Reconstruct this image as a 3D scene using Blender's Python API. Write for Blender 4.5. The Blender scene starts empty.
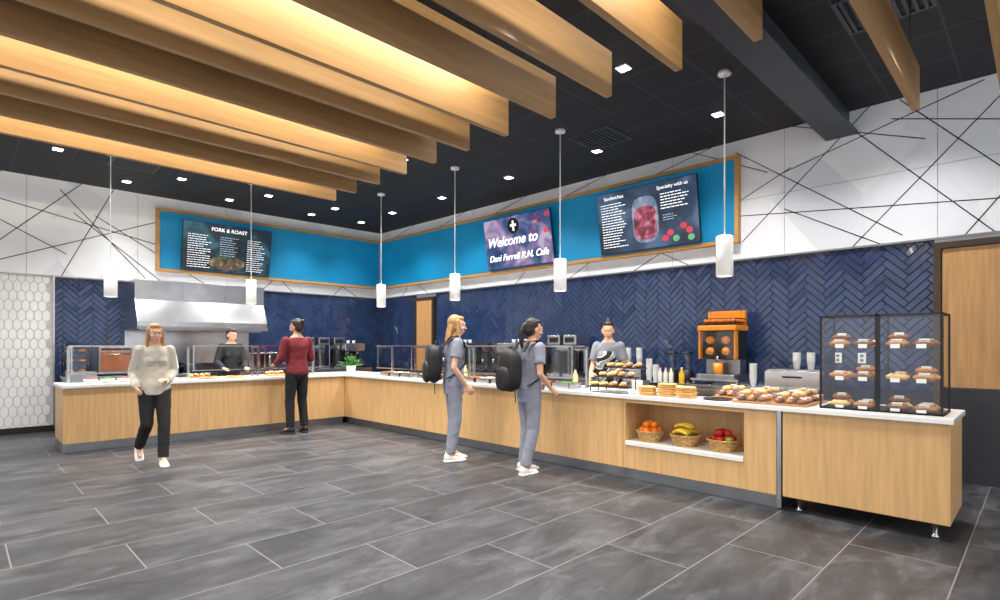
import bpy, bmesh, math, random
from mathutils import Vector, Matrix
random.seed(7)
scene=bpy.context.scene
COL=scene.collection
V=Vector
# ------------------------------------------------------------------ materials
def lin(c):
    c/=255.0
    return c/12.92 if c<=0.04045 else ((c+0.055)/1.055)**2.4
def C(r,g,b): return (lin(r),lin(g),lin(b),1)
MC={}
def mat(name,col,rough=.5,metal=0,es=0,ecol=None,noise=None,bump=None,coat=0,stretch=(1,1,1)):
    if name in MC: return MC[name]
    m=bpy.data.materials.new(name); m.use_nodes=True
    nt=m.node_tree; b=nt.nodes['Principled BSDF']
    c=C(*col)
    b.inputs['Base Color'].default_value=c
    b.inputs['Roughness'].default_value=rough
    b.inputs['Metallic'].default_value=metal
    if coat: b.inputs['Coat Weight'].default_value=coat
    if es:
        b.inputs['Emission Color'].default_value=C(*(ecol or col)); b.inputs['Emission Strength'].default_value=es
    noise=noise or (9,.12)
    tc=nt.nodes.new('ShaderNodeTexCoord'); mp=nt.nodes.new('ShaderNodeMapping'); mp.inputs['Scale'].default_value=stretch
    n=nt.nodes.new('ShaderNodeTexNoise'); n.inputs['Scale'].default_value=noise[0]; n.inputs['Detail'].default_value=5
    nt.links.new(tc.outputs['Object'],mp.inputs[0]); nt.links.new(mp.outputs[0],n.inputs['Vector'])
    r=nt.nodes.new('ShaderNodeValToRGB')
    a=noise[1]
    r.color_ramp.elements[0].position=.3; r.color_ramp.elements[1].position=.7
    r.color_ramp.elements[0].color=(c[0]*(1-a),c[1]*(1-a),c[2]*(1-a),1)
    r.color_ramp.elements[1].color=(min(1,c[0]*(1+a)),min(1,c[1]*(1+a)),min(1,c[2]*(1+a)),1)
    nt.links.new(n.outputs['Fac'],r.inputs[0]); nt.links.new(r.outputs[0],b.inputs['Base Color'])
    if bump:
        n2=nt.nodes.new('ShaderNodeTexNoise'); n2.inputs['Scale'].default_value=bump[0]; n2.inputs['Detail'].default_value=4
        nt.links.new(mp.outputs[0],n2.inputs['Vector'])
        bp=nt.nodes.new('ShaderNodeBump'); bp.inputs['Strength'].default_value=bump[1]; bp.inputs['Distance'].default_value=.02
        nt.links.new(n2.outputs['Fac'],bp.inputs['Height']); nt.links.new(bp.outputs[0],b.inputs['Normal'])
    MC[name]=m
    return m
def wood(name,col,axis,rough=.45,amt=.16):
    st={'x':(.6,9,9),'y':(9,.6,9),'z':(9,9,.6)}[axis]
    return mat(name,col,rough,noise=(3.2,amt),stretch=st)
def glass():
    if 'clear_glass' in MC: return MC['clear_glass']
    m=bpy.data.materials.new('clear_glass'); m.use_nodes=True; nt=m.node_tree; nt.nodes.clear()
    o=nt.nodes.new('ShaderNodeOutputMaterial'); t=nt.nodes.new('ShaderNodeBsdfTransparent'); g=nt.nodes.new('ShaderNodeBsdfGlossy')
    t.inputs[0].default_value=(.96,.98,.98,1); g.inputs['Roughness'].default_value=.03
    f=nt.nodes.new('ShaderNodeLayerWeight'); f.inputs[0].default_value=.3
    pw=nt.nodes.new('ShaderNodeMath'); pw.operation='POWER'; pw.inputs[1].default_value=3
    ad=nt.nodes.new('ShaderNodeMath'); ad.operation='MULTIPLY_ADD'; ad.inputs[1].default_value=.5; ad.inputs[2].default_value=.06
    mx=nt.nodes.new('ShaderNodeMixShader')
    nt.links.new(f.outputs['Facing'],pw.inputs[0]); nt.links.new(pw.outputs[0],ad.inputs[0])
    nt.links.new(ad.outputs[0],mx.inputs[0]); nt.links.new(t.outputs[0],mx.inputs[1]); nt.links.new(g.outputs[0],mx.inputs[2]); nt.links.new(mx.outputs[0],o.inputs[0])
    MC['clear_glass']=m; return m
def floor_mat():
    m=bpy.data.materials.new('slate_floor_tile'); m.use_nodes=True; nt=m.node_tree; b=nt.nodes['Principled BSDF']; N=nt.nodes.new; L=nt.links.new
    tc=N('ShaderNodeTexCoord'); br=N('ShaderNodeTexBrick'); mp=N('ShaderNodeMapping'); mp.inputs['Location'].default_value=(.35,.22,0)
    L(tc.outputs['Object'],mp.inputs[0])
    br.inputs['Scale'].default_value=1; br.inputs['Brick Width'].default_value=1.2; br.inputs['Row Height'].default_value=.6
    br.inputs['Mortar Size'].default_value=.0038; br.inputs['Color1'].default_value=(0,0,0,1); br.inputs['Color2'].default_value=(1,1,1,1); br.inputs['Mortar'].default_value=(.5,.5,.5,1)
    br.inputs['Mortar Smooth'].default_value=0; br.offset=.5
    L(mp.outputs[0],br.inputs['Vector'])
    mu=N('ShaderNodeMath'); mu.operation='MULTIPLY'; mu.inputs[1].default_value=37; L(br.outputs['Color'],mu.inputs[0])
    def noise(sc,det,ro,di,vec=None):
        n=N('ShaderNodeTexNoise'); n.noise_dimensions='4D'; n.inputs['Scale'].default_value=sc; n.inputs['Detail'].default_value=det; n.inputs['Roughness'].default_value=ro; n.inputs['Distortion'].default_value=di
        L(vec or mp.outputs[0],n.inputs['Vector']); L(mu.outputs[0],n.inputs['W']); return n
    mp2=N('ShaderNodeMapping'); mp2.inputs['Rotation'].default_value=(0,0,.45); mp2.inputs['Scale'].default_value=(1,2.4,1); L(tc.outputs['Object'],mp2.inputs[0])
    n=noise(1.4,13,.72,.7,mp2.outputs[0])
    n2=noise(1.2,12,.7,1.6,mp2.outputs[0])
    r=N('ShaderNodeValToRGB'); e=r.color_ramp.elements
    e[0].position=.36; e[0].color=C(36,38,42); e[1].position=.68; e[1].color=C(94,96,101)
    x=e.new(.47); x.color=C(52,54,59); x=e.new(.55); x.color=C(67,69,74)
    L(n.outputs['Fac'],r.inputs[0])
    r2=N('ShaderNodeValToRGB'); e=r2.color_ramp.elements; e[0].position=.54; e[0].color=(0,0,0,1); e[1].position=.66; e[1].color=(.55,.55,.55,1); L(n2.outputs['Fac'],r2.inputs[0])
    mv=N('ShaderNodeMixRGB'); L(r2.outputs[0],mv.inputs[0]); L(r.outputs[0],mv.inputs[1]); mv.inputs[2].default_value=C(104,105,110)
    mx0=N('ShaderNodeMixRGB'); mx0.blend_type='MULTIPLY'; mx0.inputs[0].default_value=.35; L(mv.outputs[0],mx0.inputs[1])
    rr=N('ShaderNodeValToRGB'); rr.color_ramp.elements[0].color=(.4,.4,.4,1); L(br.outputs['Color'],rr.inputs[0]); L(rr.outputs[0],mx0.inputs[2])
    mx=N('ShaderNodeMixRGB'); L(br.outputs['Fac'],mx.inputs[0]); L(mx0.outputs[0],mx.inputs[1]); mx.inputs[2].default_value=C(122,122,122)
    L(mx.outputs[0],b.inputs['Base Color'])
    ro=N('ShaderNodeMapRange'); ro.inputs[3].default_value=.32; ro.inputs[4].default_value=.55; L(n.outputs['Fac'],ro.inputs[0]); L(ro.outputs[0],b.inputs['Roughness'])
    bp=N('ShaderNodeBump'); bp.inputs['Strength'].default_value=.3; bp.inputs['Distance'].default_value=.006; L(n.outputs['Fac'],bp.inputs['Height']); L(bp.outputs[0],b.inputs['Normal'])
    return m
def panel_mat():
    m=bpy.data.materials.new('white_wall_panel'); m.use_nodes=True; nt=m.node_tree; b=nt.nodes['Principled BSDF']; N=nt.nodes.new; L=nt.links.new
    tc=N('ShaderNodeTexCoord'); v=N('ShaderNodeTexVoronoi'); v.inputs['Scale'].default_value=1.1; L(tc.outputs['Object'],v.inputs['Vector'])
    s=N('ShaderNodeSeparateColor'); L(v.outputs['Color'],s.inputs[0])
    r=N('ShaderNodeValToRGB'); r.color_ramp.elements[0].color=C(218,221,227); r.color_ramp.elements[1].color=C(238,240,243); L(s.outputs[0],r.inputs[0]); L(r.outputs[0],b.inputs['Base Color'])
    b.inputs['Roughness'].default_value=.45
    return m
def ceil_mat():
    m=bpy.data.materials.new('black_ceiling_tile'); m.use_nodes=True; nt=m.node_tree; b=nt.nodes['Principled BSDF']; N=nt.nodes.new; L=nt.links.new
    tc=N('ShaderNodeTexCoord'); br=N('ShaderNodeTexBrick'); br.offset=0
    br.inputs['Scale'].default_value=1; br.inputs['Brick Width'].default_value=.6; br.inputs['Row Height'].default_value=.6; br.inputs['Mortar Size'].default_value=.01
    br.inputs['Color1'].default_value=C(22,23,27); br.inputs['Color2'].default_value=C(27,28,32); br.inputs['Mortar'].default_value=C(54,54,60)
    L(tc.outputs['Object'],br.inputs['Vector']); L(br.outputs['Color'],b.inputs['Base Color']); b.inputs['Roughness'].default_value=.7
    return m
# ------------------------------------------------------------------ mesh builder
class M:
    def __init__(s): s.v=[];s.f=[];s.m=[];s.s=[]
    def add(s,vs,fs,m=0,sm=False):
        o=len(s.v); s.v+= [tuple(p) for p in vs]
        for f in fs: s.f.append([i+o for i in f]); s.m.append(m); s.s.append(sm)
        return s
    def box(s,x0,x1,y0,y1,z0,z1,m=0,T=None):
        vs=[V((x,y,z)) for z in (z0,z1) for y in (y0,y1) for x in (x0,x1)]
        if T is not None: vs=[T@p for p in vs]
        return s.add(vs,[(0,2,3,1),(4,5,7,6),(0,1,5,4),(2,6,7,3),(0,4,6,2),(1,3,7,5)],m)
    def pane(s,x0,x1,y0,y1,z0,z1,m=0):
        """single thin glass sheet at the middle of the given slab"""
        d=[x1-x0,y1-y0,z1-z0]; k=d.index(min(d))
        if k==0: x=(x0+x1)/2; q=[(x,y0,z0),(x,y1,z0),(x,y1,z1),(x,y0,z1)]
        elif k==1: y=(y0+y1)/2; q=[(x0,y,z0),(x1,y,z0),(x1,y,z1),(x0,y,z1)]
        else: z=(z0+z1)/2; q=[(x0,y0,z),(x1,y0,z),(x1,y1,z),(x0,y1,z)]
        return s.add(q,[(0,1,2,3)],m)
    def rings(s,rs,m=0,sm=True,cap=True):
        n=len(rs[0]); vs=[p for r in rs for p in r]; fs=[]
        for i in range(len(rs)-1):
            for j in range(n):
                k=(j+1)%n
                fs.append((i*n+j,i*n+k,(i+1)*n+k,(i+1)*n+j))
        if cap:
            fs.append(tuple(range(n))[::-1]); fs.append(tuple((len(rs)-1)*n+j for j in range(n)))
        return s.add(vs,fs,m,sm)
    def cyl(s,p0,p1,r0,r1=None,n=16,m=0,sm=True,cap=True):
        p0=V(p0);p1=V(p1); r1=r0 if r1 is None else r1
        d=(p1-p0).normalized(); a=d.orthogonal().normalized(); b=d.cross(a)
        R=lambda c,r:[c+(a*math.cos(2*math.pi*j/n)+b*math.sin(2*math.pi*j/n))*r for j in range(n)]
        return s.rings([R(p0,r0),R(p1,r1)],m,sm,cap)
    def lathe(s,prof,c=(0,0,0),n=24,m=0,sx=1,sy=1,cap=True,sm=True):
        c=V(c)
        return s.rings([[c+V((math.cos(2*math.pi*j/n)*r*sx,math.sin(2*math.pi*j/n)*r*sy,z)) for j in range(n)] for r,z in prof],m,sm,cap)
    def ell(s,c,r,m=0,n=16,k=9,T=None):
        c=V(c); rs=[]
        for i in range(1,k):
            a=math.pi*i/k; rs.append([V((r[0]*math.sin(a)*math.cos(2*math.pi*j/n),r[1]*math.sin(a)*math.sin(2*math.pi*j/n),-r[2]*math.cos(a))) for j in range(n)])
        rs=[[ (T@p if T is not None else p)+c for p in q] for q in rs]
        vs=[p for q in rs for p in q]; fs=[]
        for i in range(len(rs)-1):
            for j in range(n):
                kk=(j+1)%n; fs.append((i*n+j,i*n+kk,(i+1)*n+kk,(i+1)*n+j))
        b=V((0,0,-r[2])); t=V((0,0,r[2]))
        if T is not None: b=T@b; t=T@t
        vs+= [b+c,t+c]; q=len(rs)*n
        for j in range(n):
            kk=(j+1)%n; fs.append((q,kk,j)); fs.append((q+1,(len(rs)-1)*n+j,(len(rs)-1)*n+kk))
        return s.add(vs,fs,m,True)
    def limb(s,pts,m=0,n=14):
        for i,(p,r) in enumerate(pts):
            s.ell(p,(r,r,r),m,12,8)
            if i: s.cyl(pts[i-1][0],p,pts[i-1][1],r,n,m)
        return s
    def mesh(s,name,mats):
        me=bpy.data.meshes.new(name); me.from_pydata(s.v,[],s.f)
        for mm in mats: me.materials.append(mm)
        me.polygons.foreach_set('material_index',s.m); me.polygons.foreach_set('use_smooth',s.s); me.update()
        return me
    def obj(s,name,mats,parent=None,bevel=0,loc=None,label=None,**kw):
        if not isinstance(mats,(list,tuple)): mats=[mats]
        o=bpy.data.objects.new(name,s.mesh(name,mats)); COL.objects.link(o)
        if parent is not None: o.parent=parent
        if loc is not None: o.location=loc
        if label: o['label']=label
        for k,v in kw.items(): o[k]=v
        if bevel:
            b=o.modifiers.new('bevel','BEVEL'); b.width=bevel; b.segments=2; b.limit_method='ANGLE'
        return o
def root(name,label,category,loc=(0,0,0),rz=0,group=None,mtx=None):
    e=bpy.data.objects.new(name,None); e.empty_display_size=.05; COL.objects.link(e)
    e['label']=label; e['category']=category
    if group: e['group']=group
    if mtx is not None: e.matrix_world=mtx
    else: e.location=loc; e.rotation_euler=(0,0,rz)
    return e
def dup(o,loc,rz=0,label=None,sc=1,mats=None):
    n=o.copy(); COL.objects.link(n); n.location=loc; n.rotation_euler=(0,0,rz); n.scale=(sc,sc,sc)
    if label: n['label']=label
    def rec(a,b):
        for c in list(a.children):
            k=c.copy(); k.parent=b; COL.objects.link(k); rec(c,k)
    rec(o,n); return n
def struct(o,label): o['label']=label; o['kind']='structure'; o['category']='room'; return o
# ------------------------------------------------------------------ common mats
OAKZ=wood('light_oak_vertical',(214,172,118),'z',.45,.12)
BEAM=wood('beam_oak',(174,136,90),'x',.5,.14)
DOORW=wood('door_oak',(192,146,94),'z')
QUARTZ=mat('white_quartz',(236,236,234),.2,noise=(30,.03))
STEEL=mat('brushed_steel',(196,198,202),.25,1,noise=(6,.08))
STEELD=mat('satin_steel',(156,158,162),.38,1,noise=(6,.1))
BLACK=mat('black_plastic',(24,24,26),.4); BLACKM=mat('black_powder_coat',(18,18,20),.5)
WHITE=mat('white_enamel',(240,240,238),.35,noise=(8,.02))
GREYP=mat('grey_plastic',(120,122,126),.5)
GL=glass()
XW,YW,ZC=7.35,11.45,4.1
ZT=2.52
# ------------------------------------------------------------------ room shell
f=M().box(-3.5,XW,-3,YW,-.1,0).obj('floor',floor_mat()); struct(f,'dark grey slate-look large-format tile floor')
c=M().box(-3.5,XW,-3,YW,ZC,ZC+.1).obj('ceiling',ceil_mat()); struct(c,'black suspended tile ceiling with grid')
WP=panel_mat(); LN=mat('dark_inlay_line',(48,48,52),.5); SEAM=mat('panel_seam_grey',(150,153,158),.6)
NAVY=mat('navy_glazed_tile',(38,57,94),.13,noise=(5,.25),bump=(14,.16),coat=.4); GROUT=mat('navy_grout',(24,34,56),.7)
PICK=mat('white_picket_tile',(226,226,224),.25,noise=(4,.05)); PGR=mat('pale_grout',(178,178,178),.7)
def herring(u0,u1,z0,z1,P,skip=()):
    """herringbone tiles clipped to rectangle; P(u,z,h)->3d"""
    W=.07;n=4;bm=bmesh.new(); g=.004; c45=math.sqrt(.5)
    rngu=(u1-u0); cx=(u0+u1)/2; cz=(z0+z1)/2
    R=int((rngu+z1-z0)/W)+8
    rnd=random.Random(3)
    def tile(x0,y0,x1,y1):
        mx=(x0+x1)/2*W; my=(y0+y1)/2*W
        u=(mx-my)*c45+cx; z=(mx+my)*c45+cz
        if u<u0-.2 or u>u1+.2 or z<z0-.2 or z>z1+.2: return
        pts=[(x0*W+g/2,y0*W+g/2),(x1*W-g/2,y0*W+g/2),(x1*W-g/2,y1*W-g/2),(x0*W+g/2,y1*W-g/2)]
        b=.006; pin=[(x0*W+b,y0*W+b),(x1*W-b,y0*W+b),(x1*W-b,y1*W-b),(x0*W+b,y1*W-b)]
        tx=rnd.uniform(-.02,.02); ty=rnd.uniform(-.05,.05)
        def q(p,h): return bm.verts.new(((p[0]-p[1])*c45+cx,(p[0]+p[1])*c45+cz,h))
        lo=[q(p,0.0) for p in pts]; hi=[q(p,.008+tx*(p[0]-mx)+ty*(p[1]-my)) for p in pin]
        bm.faces.new(hi)
        for i in range(4): bm.faces.new((lo[i],lo[(i+1)%4],hi[(i+1)%4],hi[i]))
    for k in range(-R,R):
        for mm in range(-R//n,R//n+1):
            x=k+n*mm;y=k-n*mm
            tile(x,y,x+n,y+1); tile(x-1,y,x,y+n)
    for co,no in (((u0,0,0),(-1,0,0)),((u1,0,0),(1,0,0)),((0,z0,0),(0,-1,0)),((0,z1,0),(0,1,0))):
        bmesh.ops.bisect_plane(bm,geom=bm.verts[:]+bm.edges[:]+bm.faces[:],plane_co=co,plane_no=no,clear_outer=True)
    bm.verts.ensure_lookup_table(); bm.verts.index_update()
    vs=[P(v.co.x,v.co.y,v.co.z) for v in bm.verts]; fs=[[v.index for v in f_.verts] for f_ in bm.faces]
    bm.free(); return vs,fs
def clipseg(a,b,z0,z1):
    (u1,w1),(u2,w2)=a,b
    t0,t1=0,1; dz=w2-w1
    if abs(dz)>1e-6:
        ta=(z0-w1)/dz; tb=(z1-w1)/dz
        t0=max(t0,min(ta,tb)); t1=min(t1,max(ta,tb))
    elif not z0<=w1<=z1: return None
    if t1<=t0: return None
    return (u1+(u2-u1)*t0,w1+dz*t0),(u1+(u2-u1)*t1,w1+dz*t1)
def strip(mb,a,b,P,w,h,m):
    s=clipseg(a,b,ZT+.01,ZC)
    if not s: return
    a,b=s; du=b[0]-a[0]; dz=b[1]-a[1]; l=math.hypot(du,dz); nu,nz=-dz/l*w/2,du/l*w/2
    q=[(a[0]+nu,a[1]+nz),(b[0]+nu,b[1]+nz),(b[0]-nu,b[1]-nz),(a[0]-nu,a[1]-nz)]
    vs=[P(u,z,0.0) for u,z in q]+[P(u,z,h) for u,z in q]
    mb.add(vs,[(4,5,6,7),(7,6,5,4),(0,1,5,4),(1,2,6,5),(2,3,7,6),(3,0,4,7)],m)
PR=lambda u,z,h: V((XW-h,u,z))
PB=lambda u,z,h: V((u,YW-h,z))
w=M().box(XW,XW+.15,-3,YW+.15,0,ZC,0)
w.box(XW-.03,XW,-3,YW,ZT,ZC,0)
w.box(XW-.002,XW,.83,9.3,0,ZT,2)
vs,fs=herring(.83,9.28,0.9,ZT,PR); w.add(vs,fs,3)
vs,fs=herring(10.0,YW,0.9,ZT,PR); w.add(vs,fs,3); w.box(XW-.002,XW,10.0,YW,0,ZT,2)
P2=lambda u,z,h: V((XW-.03-h,u,z))
RL=[((2.36,3.54),(.43,4.07)),((2.82,2.75),(1.31,4.19)),((1.744,4.08),(.317,2.49)),((2.9,3.95),(1.1,2.6)),((1.6,2.5),(.1,4.1)),((2.85,3.1),(-.8,2.75)),
    ((1.127,4.09),(-.2,2.6)),((.6,2.5),(-.6,4.1)),((0,4.1),(-1.4,2.5)),((-.4,2.9),(-2.6,3.8)),((3.5,4.1),(2.5,3.6)),
    ((1.2,3.9),(-.5,3.4)),((2.2,4.1),(.9,3.6)),((2.3,3.1),(1.25,2.5))]
rr=random.Random(5)
for i in range(7):
    y=3.4+i*1.2; RL.append(((y,2.45),(y+rr.choice((-1,1))*rr.uniform(1.2,2.6),3.6)))
for i in range(5):
    y=3+i*1.7; RL.append(((y,4.15),(y+1.6,3.8)))
for a,b in RL: strip(w,a,b,P2,.010,.003,1)
for y in (9.8,8.3,6.8,5.3,3.8,2.3,.8,-.7,-2.2): strip(w,(y,ZT),(y,ZC),P2,.004,.001,4)
strip(w,(-3,3.3),(YW,3.3),P2,.004,.001,4)
struct(w.obj('wall_right',[WP,LN,GROUT,NAVY,SEAM]),'white panels with black lines above navy herringbone tile')
w=M().box(-3.5,XW+.15,YW,YW+.15,0,ZC,0)
w.box(-3.5,XW-.03,YW-.03,YW,ZT,ZC,0)
w.box(1.15,XW,YW-.002,YW,0,ZT,2)
vs,fs=herring(1.15,XW,.9,ZT,PB); w.add(vs,fs,3)
P3=lambda u,z,h: V((u,YW-.03-h,z))
BL=[((.49,3.03),(1.5,4.1)),((-.6,3.9),(2.61,3.22)),((.2,2.6),(2.61,3.64)),((1.22,2.5),(1.95,4.1)),((1.22,3.95),(2.5,2.5)),((-.5,2.5),(.5,4.1)),((-2,4.1),(-.4,2.5)),((-3,2.9),(0,3.5)),((.3,3.45),(1.3,2.9))]
for i in range(6):
    x=2.8+i*.8; BL.append(((x,2.45),(x+rr.choice((-1,1))*rr.uniform(1.,2.),3.6)))
for a,b in BL: strip(w,a,b,P3,.013,.003,1)
for x in (-2.2,-.7,.8,2.3,3.8,5.3,6.8): strip(w,(x,ZT),(x,ZC),P3,.005,.001,4)
w.box(-3.5,1.14,YW-.012,YW,0.1,ZT,6)
tw,th=.095,.2
for r_ in range(-1,18):
    for q in range(0,50):
        cx=-3.45+q*(tw+.006)+(.5*(tw+.006) if r_%2 else 0); cz=.2+r_*(th*.76)
        if cx+tw/2>1.13: continue
        hw=tw/2; hh=th/2; pts=[(0,-hh),(hw,-hh+.05),(hw,hh-.05),(0,hh),(-hw,hh-.05),(-hw,-hh+.05)]
        pts=[(cx+a*.97,min(max(cz+b*.97,.1),ZT)) for a,b in pts]
        if cz-hh>ZT-.02 or cz+hh<.12: continue
        lo=[PB(a,b,.012) for a,b in pts]; hi=[PB(cx+(a-cx)*.93,cz+(b-cz)*.95 if .1<b<ZT else b,.018) for a,b in pts]
        w.add(lo+hi,[(6,7,8,9,10,11)]+[(i,(i+1)%6,6+(i+1)%6,6+i) for i in range(6)],5)
struct(w.obj('wall_back',[WP,LN,GROUT,NAVY,SEAM,PICK,PGR]),'white lined panels above navy herringbone and white picket tile')
struct(M().box(-3.5,1.14,YW-.03,YW-.0121,0,.1).obj('baseboard_back',BLACK),'black rubber wall base below white tile')
struct(M().box(1.13,1.15,YW-.03,YW,0,ZT).obj('trim_1',STEEL),'thin metal edge between white and navy tile')
struct(M().box(-3.5,XW-.03,YW-.045,YW-.03,ZT-.01,ZT+.012).obj('trim_2',STEELD),'thin metal strip over tiled back wall')
struct(M().box(XW-.045,XW-.03,-3,YW-.045,ZT-.01,ZT+.012).obj('trim_3',STEELD),'thin metal strip over tiled side wall')
# doors
d=M().box(XW-.06,XW-.01,9.38,9.93,0.01,2.38,0); d1=struct(d.obj('door_1',DOORW,bevel=.003),'oak staff door beside navy tiled wall')
d=M(); d.box(XW-.07,XW,9.3,9.375,0,2.45,0); d.box(XW-.07,XW,9.935,10.0,0,2.45,0); d.box(XW-.07,XW,9.375,9.935,2.385,2.45,0)
struct(d.obj('trim_4',mat('bronze_frame',(78,64,52),.4,.5)),'dark bronze frame around staff door')
d=M(); d.box(XW-.05,XW-.005,-2.9,-.62,.96,2.4,0); d.box(XW-.05,XW-.005,-.6,.14,.96,2.4,0); d.box(XW-.05,XW-.005,.16,.76,.96,2.4,0)
struct(d.obj('door_2',DOORW,bevel=.003),'oak panelled sliding door over dark low wall')
M().cyl((XW-.09,.2,1.3),(XW-.09,.2,1.75),.012,n=12).cyl((XW-.09,.2,1.34),(XW-.05,.2,1.34),.008).cyl((XW-.09,.2,1.71),(XW-.05,.2,1.71),.008).obj('handle',STEEL,parent=bpy.data.objects['door_2'])
d=M(); d.box(XW-.08,XW,.77,.83,0,2.47,0); d.box(XW-.08,XW,-2.95,.77,2.41,2.47,0)
struct(d.obj('trim_5',MC['bronze_frame']),'dark bronze frame around oak door opening')
d=M().box(XW-.12,XW-.001,-2.95,.765,0,.95,0); struct(d.obj('trim_6',mat('dark_slate_base',(50,51,57),.35,noise=(3,.25))),'dark slate low wall below oak door')
# steel beam
o=M().box(-3.5,XW-.031,1.6,1.64,3.86,4.1,0); o.box(-3.5,XW-.031,1.52,1.84,3.82,3.86,0).box(-3.5,XW-.031,1.64,1.84,3.86,4.1,0)
struct(o.obj('trim_7',mat('charcoal_steel',(52,56,64),.5)),'charcoal boxed steel beam under the ceiling')
# ------------------------------------------------------------------ teal display band
TEAL=mat('teal_paint_glow',(2,128,176),.5,noise=(1.2,.12),es=.13,ecol=(0,130,185))  # teal paint with a faint emission standing in for lamplight on the band
FR=wood('oak_frame',(186,138,76),'x')
zb,zt=2.79,3.84
r=root('feature_band','teal blue wall band framed in oak with one screen','wall band',(2.62,YW-.1,zb))
L=XW-.12-2.62
M().box(0,L,0,.069,0,zt-zb).obj('panel',TEAL,parent=r)
M().box(-.05,L,-.03,.069,-.05,0).box(-.05,L,-.03,.069,zt-zb,zt-zb+.05).box(-.05,0,-.03,.069,0,zt-zb).obj('frame',FR,parent=r,bevel=.003)
r=root('feature_band','teal blue wall band framed in oak with two screens','wall band',(XW-.1,2.88,zb))
L=YW-.12-2.88
M().box(0,.069,0,L,0,zt-zb).obj('panel',TEAL,parent=r)
M().box(-.03,.069,-.05,L,-.05,0).box(-.03,.069,-.05,L,zt-zb,zt-zb+.05).box(-.03,.069,-.05,0,0,zt-zb).obj('frame',FR,parent=r,bevel=.003)
# ------------------------------------------------------------------ screens
def emis(name,col,s=1):
    return mat(name,col,.4,es=s,ecol=col,noise=(3,.05))
def screen_bg(name,cols,s=.7,scale=2.2):
    m=bpy.data.materials.new(name); m.use_nodes=True; nt=m.node_tree; b=nt.nodes['Principled BSDF']; N=nt.nodes.new; L=nt.links.new
    tc=N('ShaderNodeTexCoord'); n=N('ShaderNodeTexNoise'); n.inputs['Scale'].default_value=scale; n.inputs['Detail'].default_value=4; n.inputs['Distortion'].default_value=.8; L(tc.outputs['Object'],n.inputs['Vector'])
    r=N('ShaderNodeValToRGB'); r.color_ramp.elements[0].position=.36; r.color_ramp.elements[1].position=.66; r.color_ramp.elements[0].color=C(*cols[0]); r.color_ramp.elements[1].color=C(*cols[-1])
    for i,c_ in enumerate(cols[1:-1]):
        x=r.color_ramp.elements.new(.36+.3*(i+1)/(len(cols)-1)); x.color=C(*c_)
    L(n.outputs['Fac'],r.inputs[0]); L(r.outputs[0],b.inputs['Emission Color']); b.inputs['Emission Strength'].default_value=s; b.inputs['Base Color'].default_value=(.01,.01,.01,1); b.inputs['Roughness'].default_value=.25
    return m
def screen(label,center,wall,tilt,bg):
    if wall=='right': R=Matrix(((0,0,-1,0),(-1,0,0,0),(0,1,0,0),(0,0,0,1)))
    else: R=Matrix(((1,0,0,0),(0,0,-1,0),(0,1,0,0),(0,0,0,1)))
    mt=Matrix.Translation(center)@R@Matrix.Rotation(math.radians(tilt),4,'X')
    r=root('menu_screen',label,'screen',mtx=mt)
    M().box(-.81,.81,-.46,.46,-.04,0).obj('housing',BLACK,parent=r,bevel=.004)
    M().box(-.8,.8,-.45,.45,.0,.003).obj('display',bg,parent=r)
    M().box(-.2,.2,-.12,.02,-.075,-.04).box(-.03,.03,-.1,0,-.11,-.07).obj('bracket',BLACKM,parent=r)
    return r
TW=emis('screen_text_white',(240,242,245),1.0); TG=emis('screen_text_grey',(150,170,185),.8)
def text(parent,s,x,y,size,m=TW,align='CENTER',shear=0,name='lettering',z=.006,extr=.001,bold=0):
    cu=bpy.data.curves.new(name,'FONT'); cu.body=s; cu.size=size; cu.align_x=align; cu.align_y='CENTER'; cu.shear=shear; cu.extrude=extr; cu.offset=bold; cu.materials.append(m)
    tmp=bpy.data.objects.new(name+'_tmp',cu); COL.objects.link(tmp)
    bpy.context.view_layer.update()
    me=bpy.data.meshes.new_from_object(tmp.evaluated_get(bpy.context.evaluated_depsgraph_get()))
    bpy.data.objects.remove(tmp); me.name=name
    o=bpy.data.objects.new(name,me); COL.objects.link(o); o.parent=parent; o.location=(x,y,z); return o
def bars(parent,x0,x1,y0,y1,n,m,rnd,ragged=True,h=.012):
    mb=M()
    for i in range(n):
        y=y1-(y1-y0)*(i+.5)/n; x=x0; end=x1-(rnd.uniform(0,.35)*(x1-x0) if ragged else 0)
        while x<end-.02:
            l=min(rnd.uniform(.02,.07),end-x); mb.box(x,x+l,y-h/2,y+h/2,.004,.005); x+=l+.012
    return mb.obj('menu_text_lines',m,parent=parent)
def blob(parent,name,x,y,rx,ry,m,n=20,z=.0035):
    return M().lathe([(1,z),(1,z+.002)],(x,y,0),n,0,rx,ry,sm=False).obj(name,m,parent=parent)
rnd=random.Random(11)
s1=screen('dark menu screen with white text and food picture',(3.76,YW-.24,3.25),'back',9,screen_bg('menu_dark_a',[(10,30,42),(16,56,72),(60,120,136)],.6,2.5))
text(s1,'FORK & ROAST',0,.35,.095)
for x0,x1,m_ in ((-.72,-.3,TW),(-.16,.2,TG),(.34,.72,TW)): bars(s1,x0,x1,-.4,.24,15,m_,rnd,h=.008)
blob(s1,'food_picture',-.02,-.27,.34,.13,screen_bg('screen_food',[(40,60,50),(110,120,80),(150,90,70),(190,180,150)],.5,9),32,.006)
s2=screen('welcome screen with white script over berry picture',(XW-.24,6.68,3.26),'right',9,screen_bg('menu_berry',[(34,60,112),(70,96,150),(160,130,176),(196,190,214)],.75,2.6))
RED=emis('screen_berry_red',(180,50,70),.6); DR=emis('screen_berry_dark',(110,50,90),.55); GRN=emis('screen_leaf_green',(90,150,110),.6)
for i in range(7):
    x=rnd.uniform(.35,.74); y=rnd.uniform(-.05,.38)
    blob(s2,'berry_picture',x,y,.05,.045,[DR,RED,DR][i%3])
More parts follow.
